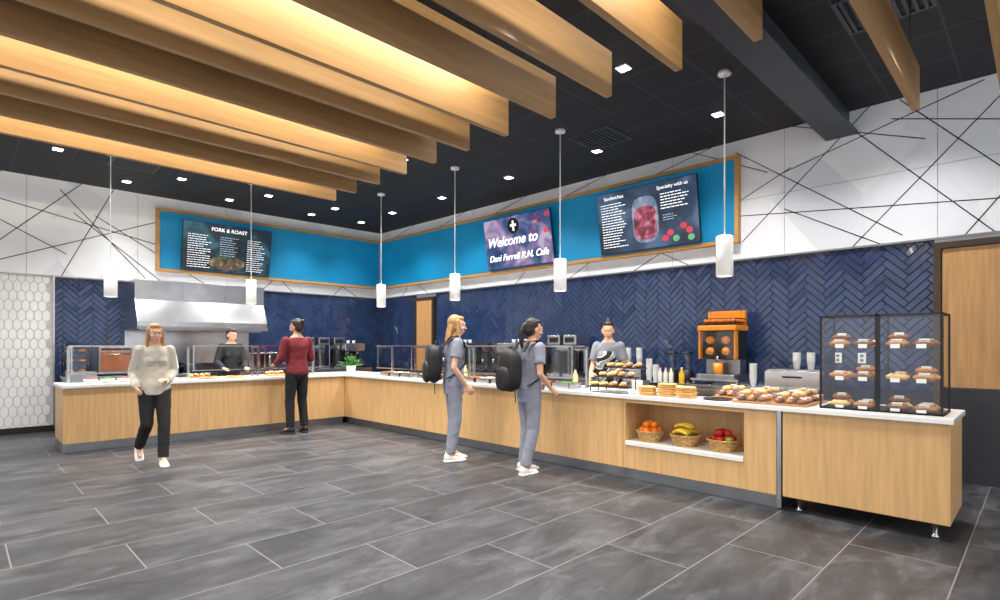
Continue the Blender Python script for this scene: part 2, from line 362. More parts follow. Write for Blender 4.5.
blob(s2,'badge',-.05,.28,.14,.14,emis('screen_badge_black',(12,12,14),.3),32); M().box(-.12,.02,.27,.31,.006,.008).box(-.07,-.03,.19,.37,.006,.008).obj('badge_emblem',TW,parent=s2)
text(s2,'Welcome to',-.14,.03,.24,shear=.35,extr=.002,bold=.003)
text(s2,'Dani Farrell R.N. Cafe',-.02,-.26,.16,shear=.35,extr=.002,bold=.002)
s3=screen('menu screen with two text columns and jam jar picture',(XW-.24,4.12,3.26),'right',9,screen_bg('menu_dark_c',[(14,34,60),(36,66,100),(90,116,150)],.7,1.8))
bars(s3,-.74,-.28,-.38,.3,17,TW,rnd,h=.009); bars(s3,.26,.74,.06,.3,6,TW,rnd,h=.012)
text(s3,'Sandwiches',-.5,.37,.075,align='CENTER'); text(s3,'Specialty with us',.45,.37,.07)
def rr_blob(p,name,x,y,rx,ry,m,z):
    pts=[]
    for j in range(32):
        a=2*math.pi*j/32; pts.append((x+rx*math.copysign(abs(math.cos(a))**.6,math.cos(a)),y+ry*math.copysign(abs(math.sin(a))**.6,math.sin(a))))
    return M().rings([[V((a,b,z)) for a,b in pts],[V((a,b,z+.002)) for a,b in pts]],0,False).obj(name,m,parent=p)
rr_blob(s3,'jar_picture',0,-.03,.21,.33,screen_bg('screen_jar_glass',[(110,130,165),(150,165,190),(200,205,220)],.65,7),.004)
rr_blob(s3,'jam_picture',0,-.08,.185,.24,screen_bg('screen_jam',[(90,20,50),(170,50,80),(205,90,120),(225,170,190)],.65,9),.0065)
for i,(x,y) in enumerate(((.3,-.34),(.38,-.27),(.46,-.36),(.58,-.2),(.66,-.27),(.68,-.37))): blob(s3,'berry_picture',x,y,.05,.045,[RED,RED,GRN][i%3])
bars(s3,.28,.52,-.1,.0,3,TG,rnd,h=.009)
# ------------------------------------------------------------------ ceiling beams
Ys=[.2,.7,1.2,1.7,2.24,2.76,3.28,3.78,4.27,4.77,5.28,5.78,6.27]
proto={}
for y in Ys:
    x1=5.2 if y<=.75 else 3.36
    key=x1
    if key not in proto:
        b=M().box(-3.4,x1,-.025,.025,3.2,3.52).obj('ceiling_beam',BEAM,bevel=.002,label='long oak baffle beam hung from black ceiling',category='beam',group='oak ceiling beams')
        for x in (-2.8,-.5,1.6,x1-.25):
            M().cyl((x,0,3.5),(x,0,ZC),.004,n=8).obj('hanger',BLACKM,parent=b)
        b.location=(0,y,0); proto[key]=b
    else: dup(proto[key],(0,y,0))
def area(name,loc,rot,sx,sy,p,col):
    l=bpy.data.lights.new(name,'AREA'); l.shape='RECTANGLE'; l.size=sx; l.size_y=sy; l.energy=p; l.color=col
    o=bpy.data.objects.new(name,l); COL.objects.link(o); o.location=loc; o.rotation_euler=rot; return o
lf=None
for y in (1.7,3.28,4.77,6.27):
    if lf is None:
        lf=M().box(-3.2,3.1,-.025,.025,3.66,3.72,0).obj('linear_light',BLACKM,label='slim black linear light fixture between oak beams',category='light fixture',group='linear lights between beams')
        for x in (-2.6,0,2.7): M().cyl((x,0,3.7),(x,0,ZC),.005,n=8).obj('hanger',BLACKM,parent=lf)
        lf.location=(0,y-.26,0)
    else: dup(lf,(0,y-.26,0))
    area('beam_wash',(-.05,y-.26,3.655),(math.radians(38),0,0),6.2,.04,78,(1,.89,.68))
o=M().box(3.2,4.45,1.9,2.0,ZC-.03,ZC-.001).obj('ceiling_light',emis('led_white',(255,252,245),9),label='bright rectangular led light on black ceiling',category='ceiling light')
def vent(x,y,lab='black louvred air vent in the ceiling'):
    m=M(); m.box(-.3,.3,-.3,-.27,-.015,0).box(-.3,.3,.27,.3,-.015,0).box(-.3,-.27,-.27,.27,-.015,0).box(.27,.3,-.27,.27,-.015,0)
    for i in range(9): m.box(-.27,.27,-.25+i*.06,-.225+i*.06,-.014,-.001)
    o=m.obj('air_vent',mat('vent_grey',(58,59,64),.5),label=lab,category='air vent',group='ceiling air vents'); o.location=(x,y,ZC); return o
vent(5.95,4.1); vent(3.3,7.6); vent(5.2,.9); vent(1.9,9.6)
# downlights
sp=M().box(-.06,.06,-.06,.06,-.012,0).obj('downlight',WHITE,label='small square white recessed downlight',category='downlight',group='ceiling downlights')
M().box(-.05,.05,-.05,.05,-.016,-.0121).obj('lens',emis('lamp_lens',(255,248,235),14),parent=sp)
pts=[(4.6,2.9),(4.6,4.8),(4.6,6.6),(4.6,8.2),(6.3,2.7),(6.3,4.4),(6.3,6.1),(6.3,7.8),(6.3,9.4),(1.0,7.9),(2.4,7.9),(3.6,7.9),(1.0,9.6),(2.6,9.9),(4.0,9.9),(5.3,9.9),(2.0,10.7),(3.6,10.7),(5.2,10.7),(6.3,10.6),(6.3,1.0),(4.0,6.1),(4.0,4.2),(.2,8.8)]
for i,(x,y) in enumerate(pts):
    if i==0: sp.location=(x,y,ZC)
    else: dup(sp,(x,y,ZC))
    l=bpy.data.lights.new('downlight_lamp','SPOT'); l.energy=100 if y>10.5 else 195; l.spot_size=math.radians(105 if y>10.5 else 125); l.spot_blend=.9; l.shadow_soft_size=.12; l.color=(1,.97,.93)
    o=bpy.data.objects.new('downlight_lamp',l); COL.objects.link(o); o.location=(x,y,ZC-.05)
for (x,y) in ((0,2),(2.4,2.2),(2.2,5),(0,5),(4.3,.6),(-1.5,3.5)):  # fill spots without fixtures, added to brighten the floor
    l=bpy.data.lights.new('floor_fill_spot','SPOT'); l.energy=210; l.spot_size=math.radians(130); l.spot_blend=.8; l.shadow_soft_size=.25; l.color=(1,.96,.9)
    o=bpy.data.objects.new('floor_fill_spot',l); COL.objects.link(o); o.location=(x,y,3.17)
# pendants
pp=root('pendant_lamp','slim white cylinder pendant on a long white stem','pendant lamp',group='white cylinder pendants')
M().lathe([(.062,-.03),(.065,-.025),(.065,0)],(0,0,0)).obj('canopy',WHITE,parent=pp)
M().cyl((0,0,-1.63),(0,0,-.02),.007,n=10).obj('stem',WHITE,parent=pp)
M().lathe([(.066,-2.02),(.08,-2.02),(.08,-1.63),(.07,-1.62),(.01,-1.615)],(0,0,0),32,cap=False).obj('shade',mat('pendant_white',(245,245,243),.4,es=.12,ecol=(255,250,240)),parent=pp)
M().lathe([(.066,-1.99),(.066,-1.985)],(0,0,0),24).obj('diffuser',emis('pendant_diffuser',(255,244,225),6),parent=pp)
for i,(x,y) in enumerate(((5.38,2.24),(5.38,4.31),(5.38,6.35),(5.38,8.38),(3.47,9.3),(1.55,9.3))):
    if i==0: pp.location=(x,y,ZC)
    else: dup(pp,(x,y,ZC))
    l=bpy.data.lights.new('pendant_bulb','SPOT'); l.energy=50; l.spot_size=math.radians(110); l.spot_blend=.6; l.shadow_soft_size=.06; l.color=(1,.94,.85)
    o=bpy.data.objects.new('pendant_bulb',l); COL.objects.link(o); o.location=(x,y,ZC-2.03)
# ------------------------------------------------------------------ serving counters
CF=4.95; CD=.75; LF=8.9; TOP=.88; WT=.84
def unit(x0,x1,y0,y1,face,lab):
    r=root('serving_cabinet',lab,'cabinet',(x0,y0,0),group='oak serving counter cabinets')
    dx,dy=x1-x0,y1-y0
    M().box(0,dx,0,dy,.12,WT).obj('body',OAKZ,parent=r,bevel=.002)
    if face=='x': M().box(.06,dx,0,dy,0,.12).obj('toe_kick',STEELD,parent=r)
    else: M().box(0,dx,.06,dy,0,.12).obj('toe_kick',STEELD,parent=r)
ys=[8.9,7.5,6.04,4.45,3.13]
for a,b in zip(ys[1:],ys[:-1]): unit(CF,CF+CD,a+.001,b-.001,'x','light oak serving counter cabinet with steel kick')
xs=[.98,2.3,3.62,4.946]
for a,b in zip(xs[:-1],xs[1:]): unit(a+.001,b-.001,LF,LF+.8,'y','light oak serving counter cabinet with steel kick')
unit(CF+.002,CF+CD,8.904,LF+.8,'x','light oak corner cabinet of serving counter')
r=root('display_cabinet','oak counter cabinet with open fruit display niche','cabinet',(CF,1.62,0))
dy=3.13-1.62-.004
M().box(0,CD,0,.27,.12,WT).box(0,CD,dy-.03,dy,.12,WT).box(0,CD,.27,dy-.03,.12,.36).box(0,CD,.27,dy-.03,.80,WT).box(CD-.25,CD,.27,dy-.03,.36,.8).obj('body',OAKZ,parent=r,bevel=.003)
M().box(-.015,CD-.25,.272,dy-.032,.361,.405).obj('shelf',QUARTZ,parent=r,bevel=.004)
M().box(.06,CD,0,dy,0,.12).obj('toe_kick',STEELD,parent=r)
r=root('end_cabinet','oak counter end cabinet on adjustable steel legs','cabinet',(CF,.47,0))
M().box(0,CD,0,1.1,.12,WT).obj('body',OAKZ,parent=r,bevel=.004)
M().box(-.004,.02,1.11,1.145,.02,WT).obj('edge_strip',STEEL,parent=r)
for x in (.1,CD-.1):
    for y in (.1,1.0):
        M().lathe([(.028,0),(.03,.012),(.018,.02),(.018,.12)],(x,y,0),16).obj('leg',STEEL,parent=r)
wt=M(); wt.box(CF-.03,CF+CD+.02,.45,LF-.03,WT,TOP); wt.box(.96,CF+CD+.02,LF-.03,LF+.82,WT,TOP)
wt.obj('countertop',QUARTZ,label='white quartz l-shaped worktop on oak serving counter',category='countertop',bevel=.004)
def backbar(lab,x0,x1,y0,y1,face,n,top=.9):
    r=root('back_counter',lab,'counter',(x0,y0,0)); dx,dy=x1-x0,y1-y0
    M().box(.02,dx,.02,dy,.1,top-.04).obj('body',STEELD,parent=r)
    M().box(0,dx,0,dy,top-.04,top).obj('worktop',STEEL,parent=r,bevel=.003)
    for i in range(n):
        if face=='x':
            a=dy*i/n+.03; b=dy*(i+1)/n-.01; dd=M().box(0,.02,a,b,.14,top-.06).obj('door',STEEL,parent=r,bevel=.003); M().box(-.02,0,a+.1,b-.1,top-.14,top-.12).obj('handle',STEELD,parent=dd)
        else:
            a=dx*i/n+.03; b=dx*(i+1)/n-.01; dd=M().box(a,b,0,.02,.14,top-.06).obj('door',STEEL,parent=r,bevel=.003); M().box(a+.1,b-.1,-.02,0,top-.14,top-.12).obj('handle',STEELD,parent=dd)
    M().box(.06,dx,.06,dy,0,.1).obj('base',BLACK,parent=r)
backbar('stainless steel back counter along navy tiled wall',6.68,XW-.012,1.75,9.2,'x',8)
backbar('stainless steel cooking counter under the hood',1.2,4.6,10.65,YW-.012,'y',5)
backbar('stainless steel prep counter in the corner',4.75,6.6,10.65,YW-.012,'y',3)
# hood
r=root('range_hood','large stainless steel extraction hood over cooking line','range hood',(2.1,10.45,1.66))
W=2.1
m=M()
prof=[(0,.0),(0,.14),(.18,.5),(.18,.84),(.985,.84),(.985,0)]
m.rings([[V((0,a,b)) for a,b in prof],[V((W,a,b)) for a,b in prof]],0,False)
m.obj('canopy',STEEL,parent=r,bevel=.006)
for i in range(6): M().box(.06+i*.33,.06+i*.33+.3,.06,.9,-.02,0).obj('filter',STEELD,parent=r)
M().box(-.006,W+.006,-.012,0,0,.05).obj('rim',STEELD,parent=r)
M().box(.0,W,.94,.97,-.6,-.001).obj('backsplash',STEEL,parent=r)
for x in (W/3,2*W/3): M().box(x-.004,x+.004,.176,.181,.51,.83).obj('seam',STEELD,parent=r)
# ------------------------------------------------------------------ equipment functions
ORG=mat('orange_plastic',(232,140,26),.35); ORANGE=mat('orange_peel',(236,124,20),.5,noise=(60,.1),bump=(90,.3))
def juicer(loc,rz):
    r=root('juice_machine','orange and black automatic juicer with orange hopper','juicer',loc,rz)
    M().box(-.24,.24,-.24,.22,0,.05).box(-.22,.22,.0,.2,.05,.24).obj('base',STEELD,parent=r,bevel=.008)
    M().box(-.23,.23,-.1,.2,.24,.6).obj('body',BLACK,parent=r,bevel=.01)
    for x in (-.235,.215): M().box(x,x+.02,-.19,-.1,.24,.6).obj('side_rail',ORG,parent=r,bevel=.004)
    M().pane(-.215,.215,-.185,-.18,.25,.59).obj('clear_cover',GL,parent=r)
    for x,z in ((-.1,.48),(.1,.48),(-.1,.34),(.1,.34)):
        M().cyl((x,-.16,z),(x,-.1,z),.05,n=20).obj('press_drum',ORG,parent=r)
    M().box(-.25,.25,-.2,.2,.6,.67).obj('top_band',ORG,parent=r,bevel=.015)
    m=M()
    m.box(-.24,.24,-.19,.19,.67,.68)
    for k in range(2): m.box(-.24,.24,-.19,-.18,.7+k*.045,.712+k*.045).box(-.24,.24,.18,.19,.7+k*.045,.712+k*.045).box(-.24,-.23,-.18,.18,.7+k*.045,.712+k*.045).box(.23,.24,-.18,.18,.7+k*.045,.712+k*.045)
    for x in (-.235,.235):
        for y in (-.185,.185): m.cyl((x,y,.67),(x,y,.76),.006,n=8)
    m.obj('hopper_basket',BLACKM,parent=r)
    M().box(-.2,.2,.1,.18,.76,.86).box(-.24,-.2,.1,.18,.67,.86).box(.2,.24,.1,.18,.67,.86).obj('back_hood',ORG,parent=r,bevel=.01)
    M().cyl((0,-.16,.28),(0,-.16,.2),.02,.015).obj('spout',STEEL,parent=r)
    M().lathe([(.05,.051),(.06,.08),(.06,.19),(.055,.19),(.05,.08)],(0,-.14,0)).obj('jug',ORG,parent=r)
    for x in (-.16,-.07,.02,.11,.19):
        for y in (-.12,-.03,.05):
            o=M().ell((0,0,0),(.041,.041,.04)).obj('orange',ORANGE,label='ripe orange in hopper of juice machine',category='orange',group='oranges on juice machine')
            o.location=V(loc)+Matrix.Rotation(rz,3,'Z')@V((x,y,.722))
    return r
def espresso(loc,rz,lab='stainless and black espresso machine',w=.7):
    r=root('coffee_machine',lab,'coffee machine',loc,rz); h=w/2
    M().box(-h,h,-.25,.25,.03,.12).box(-h,h,.02,.25,.12,.5).obj('body',BLACK,parent=r,bevel=.012)
    M().box(-h,h,-.25,.25,.36,.54).obj('head',STEEL,parent=r,bevel=.02)
    M().box(-h+.03,h-.03,-.24,0,.12,.13).obj('drip_tray',STEELD,parent=r)
    for x in (-h*.5,h*.5):
        M().cyl((x,-.12,.36),(x,-.12,.3),.035,n=16).obj('group_head',STEEL,parent=r)
        M().cyl((x,-.14,.31),(x,-.3,.3),.013,n=10).obj('handle',BLACK,parent=r)
    M().cyl((-h+.04,-.2,.36),(-h+.03,-.22,.18),.006,n=8).obj('steam_wand',STEEL,parent=r)
    for x in (-h+.06,h-.06):
        for y in (-.18,.18): M().cyl((x,y,0),(x,y,.03),.02).obj('foot',BLACK,parent=r)
    for i in range(3): M().lathe([(.028,.54),(.036,.6),(.033,.6),(.026,.545)],(-.15+i*.14,.05,0),14).obj('warming_cup',WHITE,parent=r)
    return r
def grinder(loc,rz=0):
    r=root('coffee_grinder','black coffee grinder with dark bean hopper','coffee grinder',loc,rz,group='coffee grinders')
    M().box(-.09,.09,-.12,.12,0,.05).box(-.075,.075,-.02,.1,.05,.34).obj('body',BLACK,parent=r,bevel=.012)
    M().lathe([(.05,.34),(.09,.42),(.09,.52),(.085,.53)],(0,.04,0),20).obj('hopper',mat('smoky_hopper',(70,50,40),.15),parent=r)
    M().cyl((0,-.05,.24),(0,-.05,.17),.025,.018).obj('chute',STEEL,parent=r)
    return r
def brewer(loc,rz=0,lab='tall stainless coffee brewer with black urn'):
    r=root('coffee_brewer',lab,'coffee brewer',loc,rz,group='coffee brewers')
    M().box(-.13,.13,-.2,.2,0,.05).box(-.13,.13,.04,.2,.05,.5).box(-.13,.13,-.18,.2,.5,.66).obj('body',STEEL,parent=r,bevel=.01)
    M().lathe([(.08,.052),(.085,.1),(.085,.36),(.06,.4),(.03,.42)],(0,-.07,0),20).obj('urn',BLACK,parent=r)
    M().cyl((0,-.15,.12),(0,-.185,.12),.012).obj('tap',BLACK,parent=r)
    M().box(-.09,.09,-.184,-.18,.54,.62).obj('control_panel',BLACK,parent=r)
    return r
def bottle(name,lab,col,loc,h=.24,rad=.035,group='bottles on back counter',cap=(230,230,225)):
    r=root(name,lab,'bottle',loc,group=group)
    m1=mat('bottle_%d_%d_%d'%col,col,.12)
    M().lathe([(rad*.9,0),(rad,.01),(rad,h*.6),(rad*.4,h*.82),(rad*.38,h*.94)],(0,0,0),16).obj('bottle_body',m1,parent=r)
    M().cyl((0,0,h*.94),(0,0,h),rad*.45,n=12).obj('cap',mat('cap_%d'%cap[0],cap,.4),parent=r)
    return r
def cups(loc,n,lab='stack of white paper cups',col=WHITE):
    r=root('cup_stack',lab,'paper cups',loc,group='paper cup stacks')
    m=M()
    for i in range(n):
        z=i*.016; m.lathe([(.03,z),(.043,z+.1),(.046,z+.102),(.041,z+.1)],(0,0,0),18)
    m.obj('cup',col,parent=r); return r
def microwave(loc,rz=0,lab='stainless countertop oven with dark glass door'):
    r=root('countertop_oven',lab,'oven',loc,rz)
    M().box(-.27,.27,-.2,.22,.02,.36).obj('body',STEEL,parent=r,bevel=.008)
    d=M().box(-.25,.12,-.215,-.2,.05,.33).obj('door',mat('dark_oven_glass',(22,22,26),.08),parent=r,bevel=.004)
    M().cyl((.09,-.24,.09),(.09,-.24,.29),.009).box(.085,.095,-.24,-.215,.1,.11).box(.085,.095,-.24,-.215,.27,.28).obj('handle',STEEL,parent=d)
    M().box(.14,.25,-.21,-.2,.05,.33).obj('control_panel',BLACK,parent=r)
    for x in (-.22,.22):
        for y in (-.15,.17): M().cyl((x,y,0),(x,y,.02),.018).obj('foot',BLACK,parent=r)
    return r
def blender_jug(loc,rz=0):
    r=root('drink_blender','black countertop blender with clear jug','blender',loc,rz,group='countertop blenders')
    M().lathe([(.1,0),(.1,.05),(.075,.16),(.06,.17)],(0,0,0),20).obj('motor_base',BLACK,parent=r)
    M().lathe([(.05,.17),(.075,.38)],(0,0,0),20,cap=False).obj('jug',GL,parent=r)
    M().lathe([(.078,.38),(.078,.4),(.03,.42)],(0,0,0),20).obj('lid',BLACK,parent=r)
    M().box(.07,.1,-.01,.01,.2,.36).obj('handle',BLACK,parent=r,bevel=.004)
    return r
def prep_fridge(loc,rz,lab):
    r=root('prep_box',lab,'food prep box',loc,rz,group='cold prep boxes')
    M().box(-.3,.3,-.2,.2,0,.2).obj('body',STEEL,parent=r,bevel=.006)
    M().box(-.28,.28,-.18,.18,.2,.215).obj('lid',STEELD,parent=r,bevel=.004)
    M().box(-.1,.1,-.22,-.2,.12,.14).obj('handle',BLACK,parent=r)
    return r
R90=-math.pi/2
BX=7.0
juicer((6.98,2.93,.98),R90)
r=root('appliance_stand','low stainless stand below juice machine','stand',(6.98,2.93,.9)); M().box(-.28,.28,-.3,.3,.05,.079).obj('top',STEEL,parent=r)
for x in (-.25,.25):
    for y in (-.27,.27): M().cyl((x,y,0),(x,y,.05),.014).obj('leg',STEEL,parent=r)
espresso((BX,8.0,.9),R90); espresso((BX,6.55,.9),R90,'second black espresso machine with steel head',.6)
g=grinder((BX,7.4,.9),R90); dup(g,(BX,7.12,.9),R90); dup(g,(BX,5.95,.9),R90); dup(g,(BX,8.55,.9),R90)
b=brewer((BX,5.6,.9),R90); dup(b,(BX,5.28,.9),R90)
b=prep_fridge((6.98,2.05,.9),R90,'stainless countertop cold prep box with lid')
for y in (1.9,2.05): cups((6.95,y,1.116),7)
dup(b,(6.98,4.3,.9),R90)
for y in (4.12,4.3,4.48): cups((6.95,y,1.116),10)
b=blender_jug((7.0,3.42,.9)); dup(b,(7.0,3.64,.9)); 
bottle('juice_bottle','small bottle of orange juice on steel counter',(240,180,50),(6.8,3.4,.9),.2,.036,'orange juice bottles')
for i in range(5): bottle('syrup_bottle','dark syrup bottle with pale cap',(60,36,24),(7.1,4.75+i*.09,.9),.28,.034,'syrup bottles')
for i,(y,n) in enumerate(((3.9,14),(3.8,9),(6.02,12),(8.75,16),(8.87,10),(2.5,12))): cups((6.84,y,.9),n)
for i in range(3): bottle('sauce_bottle','white squeeze bottle on back counter',(225,222,210),(6.8,3.55+.08*i,.9),.2,.03,'sauce bottles',(200,40,40))
b=brewer((5.2,11.0,.9),0,'tall grey drink dispenser'); dup(b,(5.55,11.0,.9)); dup(b,(5.9,11.0,.9))
espresso((6.3,11.1,.9),0,'black hot drinks machine in the corner',.5)
def copper_oven(loc):
    r=root('pizza_oven','copper-fronted stainless countertop oven','oven',loc)
    M().box(-.23,.23,-.28,.28,.05,.47).obj('body',STEELD,parent=r,bevel=.01)
    M().box(-.21,.21,-.295,-.28,.08,.4).obj('door',mat('copper_panel',(172,100,64),.3,.8),parent=r,bevel=.006)
    M().box(-.2,.2,-.29,-.28,.41,.45).obj('control_panel',BLACK,parent=r)
    M().cyl((-.18,-.325,.35),(.18,-.325,.35),.01).box(-.17,-.155,-.325,-.29,.34,.36).box(.155,.17,-.325,-.29,.34,.36).obj('handle',STEEL,parent=r)
    for x in (-.19,.19):
        for y in (-.22,.22): M().cyl((x,y,0),(x,y,.05),.02).obj('foot',BLACK,parent=r)
copper_oven((1.86,11.0,.9))
BREAD=mat('baked_bread',(186,120,58),.6,noise=(14,.3),bump=(25,.3)); BREAD2=mat('pale_bread',(222,176,108),.65,noise=(12,.22),bump=(25,.3)); CHOC=mat('dark_bread',(130,76,38),.6,noise=(14,.3),bump=(25,.3))
r=root('wire_rack','black shelf rack with bread beside copper oven','rack',(1.37,10.95,.9))
m=M()
for x in (-.16,.16):
    for y in (-.15,.15): m.cyl((x,y,0),(x,y,.52),.01,n=8)
m.obj('frame',BLACKM,parent=r)
for z in (.04,.2,.36,.5): M().box(-.16,.16,-.15,.15,z,z+.012).obj('shelf',BLACKM,parent=r)
for z in (.052,.212,.372):
    for x in (-.08,.07):
        o=M().ell((0,0,.035),(.06,.1,.035)).obj('bread_roll',BREAD,label='brown bread roll on black rack shelf',category='bread roll',group='bread on rack'); o.location=(1.37+x,10.93,.9+z)
def pot(loc,rad,h,lab='stainless stock pot on cooking counter'):
    r=root('stock_pot',lab,'pot',loc,group='stock pots')
    M().lathe([(rad,0),(rad,h),(rad+.008,h+.006),(rad-.006,h),(rad-.006,.02)],(0,0,0),28).obj('body',STEEL,parent=r)
    for s in (-1,1): M().cyl((s*(rad),-.03,h*.8),(s*(rad+.035),-.03,h*.8),.007,n=8).cyl((s*(rad+.035),-.03,h*.8),(s*(rad+.035),.03,h*.8),.007,n=8).cyl((s*(rad),.03,h*.8),(s*(rad+.035),.03,h*.8),.007,n=8).obj('handle',STEEL,parent=r)
pot((2.6,11.0,.9),.15,.22); pot((3.05,11.05,.9),.12,.16)
microwave((4.27,11.0,.9),0)
# ------------------------------------------------------------------ display case
r=root('display_case','black framed glass pastry case with two doors','display case',(5.06,.52,TOP))
W,D,Hh=.80,.42,.76; t=.014
m=M()
for x in (0,D-t):
    for y in (0,W-t): m.box(x,x+t,y,y+t,0,Hh)
m.box(0,t,W/2-t,W/2+t,0,Hh).box(D-t,D,W/2-t/2,W/2+t/2,0,Hh)
for z in (.0,Hh-t):
    m.box(0,t,0,W,z,z+t).box(D-t,D,0,W,z,z+t).box(0,D,0,t,z,z+t).box(0,D,W-t,W,z,z+t)
m.obj('frame',BLACKM,parent=r,bevel=.001)
M().box(0,D,0,W,-.0,.008).obj('base_panel',BLACKM,parent=r)
for z in (.24,.5): M().pane(.02,D-.02,.017,W-.017,z,z+.006).obj('shelf',GL,parent=r); M().box(.018,.024,.017,W-.017,z-.003,z+.005).obj('shelf_rail',BLACKM,parent=r)
for z in (.004,.236,.496):
    for y in (.13,.29,.5,.66): M().box(.012,.014,y-.03,y+.03,z,z+.032).obj('price_tag',WHITE,parent=r)
M().pane(.002,.006,.02,W/2-.02,.02,Hh-.02).obj('door',GL,parent=r); M().pane(.002,.006,W/2+.02,W-.02,.02,Hh-.02).obj('door',GL,parent=r)
M().pane(.02,D-.02,.004,.008,.02,Hh-.02).obj('side_glass',GL,parent=r); M().pane(.02,D-.02,W-.008,W-.004,.02,Hh-.02).obj('side_glass',GL,parent=r)
M().pane(.02,D-.02,.02,W-.02,Hh-.01,Hh-.006).obj('top_glass',GL,parent=r)
def pastry(m,lab,lx=.05,ly=.085,lz=.03,wrapped=True,group='wrapped pastries'):
    r=root('pastry',lab,'pastry',(0,0,-5),group=group)
    b=M(); b.ell((0,0,lz),(lx,ly,lz),0,16,8)
    for i in range(-1,2): b.ell((0,i*ly*.5,lz*1.15),(lx*.75,ly*.28,lz*.95),0,12,7)
    b.obj('crust',m,parent=r)
    if wrapped: M().box(-lx*.55-.012,-lx*.55-.01,-ly*.42,ly*.42,lz*.6,lz*1.7).box(-lx*.55-.012,lx*.2,-ly*.42,ly*.42,lz*1.7+.004,lz*1.7+.018).obj('paper_label',mat('label_paper',(240,236,228),.6),parent=r)
    return r
pA=pastry(BREAD,'wrapped golden bun with white label'); pB=pastry(CHOC,'dark brown pastry with white label'); pC=pastry(BREAD2,'pale plain bread roll',wrapped=False,group='plain rolls')
first={}
def put(p,loc,rz=0,sc=1):
    k=p.name
    if k not in first: first[k]=1; p.location=loc; p.rotation_euler=(0,0,rz); p.scale=(sc,sc,sc); return p
    return dup(p,loc,rz,sc=sc)
rq=random.Random(21)
for zi,z in enumerate((.009,.244,.504)):
    for k,y in enumerate((.12,.29,.51,.68)):
        put([pA,pB,pA,pC,pB][(k+zi*2)%5],(5.06+.12,.52+y,TOP+z),rq.uniform(-.05,.05),.93)
        if not (zi==2 and k%2): put([pA,pC,pB][(k+zi)%3],(5.06+.27,.52+y,TOP+z),0,.93)
        if (k+zi)%2: put([pA,pB][k%2],(5.06+.19,.52+y,TOP+z+.055),.1,.85)
def box_tray(loc,w,d,h,lab):
    r=root('bread_box',lab,'bread box',loc,group='clear bread boxes')
    M().box(-d/2,d/2,-w/2,w/2,0,.02).obj('board',wood('board_wood',(170,120,74),'y'),parent=r,bevel=.003)
    M().pane(-d/2,-d/2+.004,-w/2,w/2,.02,h).pane(d/2-.004,d/2,-w/2,w/2,.02,h).pane(-d/2,d/2,-w/2,-w/2+.004,.02,h).pane(-d/2,d/2,w/2-.004,w/2,.02,h).obj('clear_side',GL,parent=r)
boxes=((5.12,1.54),(5.12,1.86),(5.46,1.54),(5.46,1.86),(5.46,2.18))
for cx,cy in boxes:
    box_tray((cx,cy,TOP),.29,.28,.15,'clear acrylic box of pastries on wooden board')
    for i in range(2):
        for j in range(3):
            put(pA if (i+j)%2 else pB,(cx-.066+i*.132,cy-.09+j*.09,TOP+.02),math.pi/2,.76)
    for i in range(2):
        for j in range(2): put([pA,pC,pB][(i+j)%3],(cx-.062+i*.13,cy-.045+j*.09,TOP+.072),math.pi/2,.74)
for (x,y) in ((5.13,2.2),(5.45,2.5)):
    o=M().lathe([(.02,0),(.11,.004),(.135,.014),(.138,.012),(.11,0.0)],(0,0,0),32).obj('slate_plate',mat('black_ceramic',(30,30,32),.3),label='round black serving plate on white counter',category='plate',group='black serving plates'); o.location=(x,y,TOP)
for k,(x,y,n) in enumerate(((5.1,2.5,6),(5.14,2.73,7),(5.1,2.93,5),(5.38,2.76,5))):
    for i in range(n):
        o=M().lathe([(.02,0),(.085,.002),(.095,.01),(.08,.018),(.02,.02)],(0,0,0),20,0,1,1.02).obj('flatbread',BREAD2,label='round flatbread in a stack on the counter',category='flatbread',group='stacked flatbreads')
        o.location=(x+rq.uniform(-.008,.008),y+rq.uniform(-.008,.008),TOP+i*.0185)
SX,SY=5.2,3.38
r=root('tiered_stand','dark wire tiered stand holding baked goods','display stand',(SX,SY,TOP))
m=M()
for x,h in ((-.14,.06),(.02,.16),(.18,.26)):
    for y in (-.24,.24): m.cyl((x,y,0),(x,y,h),.006,n=8)
    for xx in (-.07,.07): m.cyl((x+xx,-.25,h),(x+xx,.25,h),.004,n=6)
    for yy in (-.25,-.08,.08,.25): m.cyl((x-.07,yy,h),(x+.07,yy,h),.004,n=6)
m.obj('frame',BLACKM,parent=r)
for t_,(x,h) in enumerate(((-.14,.06),(.02,.16),(.18,.26))): M().box(x-.07,x+.07,-.24,.24,h+.004,h+.008).obj('tray',BLACKM,parent=r)
for x,h in ((-.14,.068),(.02,.168),(.18,.268)):
    for y in (-.18,-.06,.06,.18): put(pA if (y<0) else pC,(SX+x,SY+y,TOP+h),math.pi/2+rq.uniform(-.2,.2),.78)
for (x,y,c_) in ((5.05,3.08,(220,170,40)),(5.45,2.98,(220,190,120))):
    r=root('sauce_bowl','small white bowl with yellow contents','bowl',(x,y,TOP),group='small bowls')
    M().lathe([(.025,0),(.045,.02),(.052,.045),(.048,.045),(.04,.02),(.01,.012)],(0,0,0),20).obj('bowl',WHITE,parent=r)
    M().ell((0,0,.03),(.042,.042,.012)).obj('contents',mat('sauce_%d'%c_[2],c_,.5,noise=(30,.2)),parent=r)
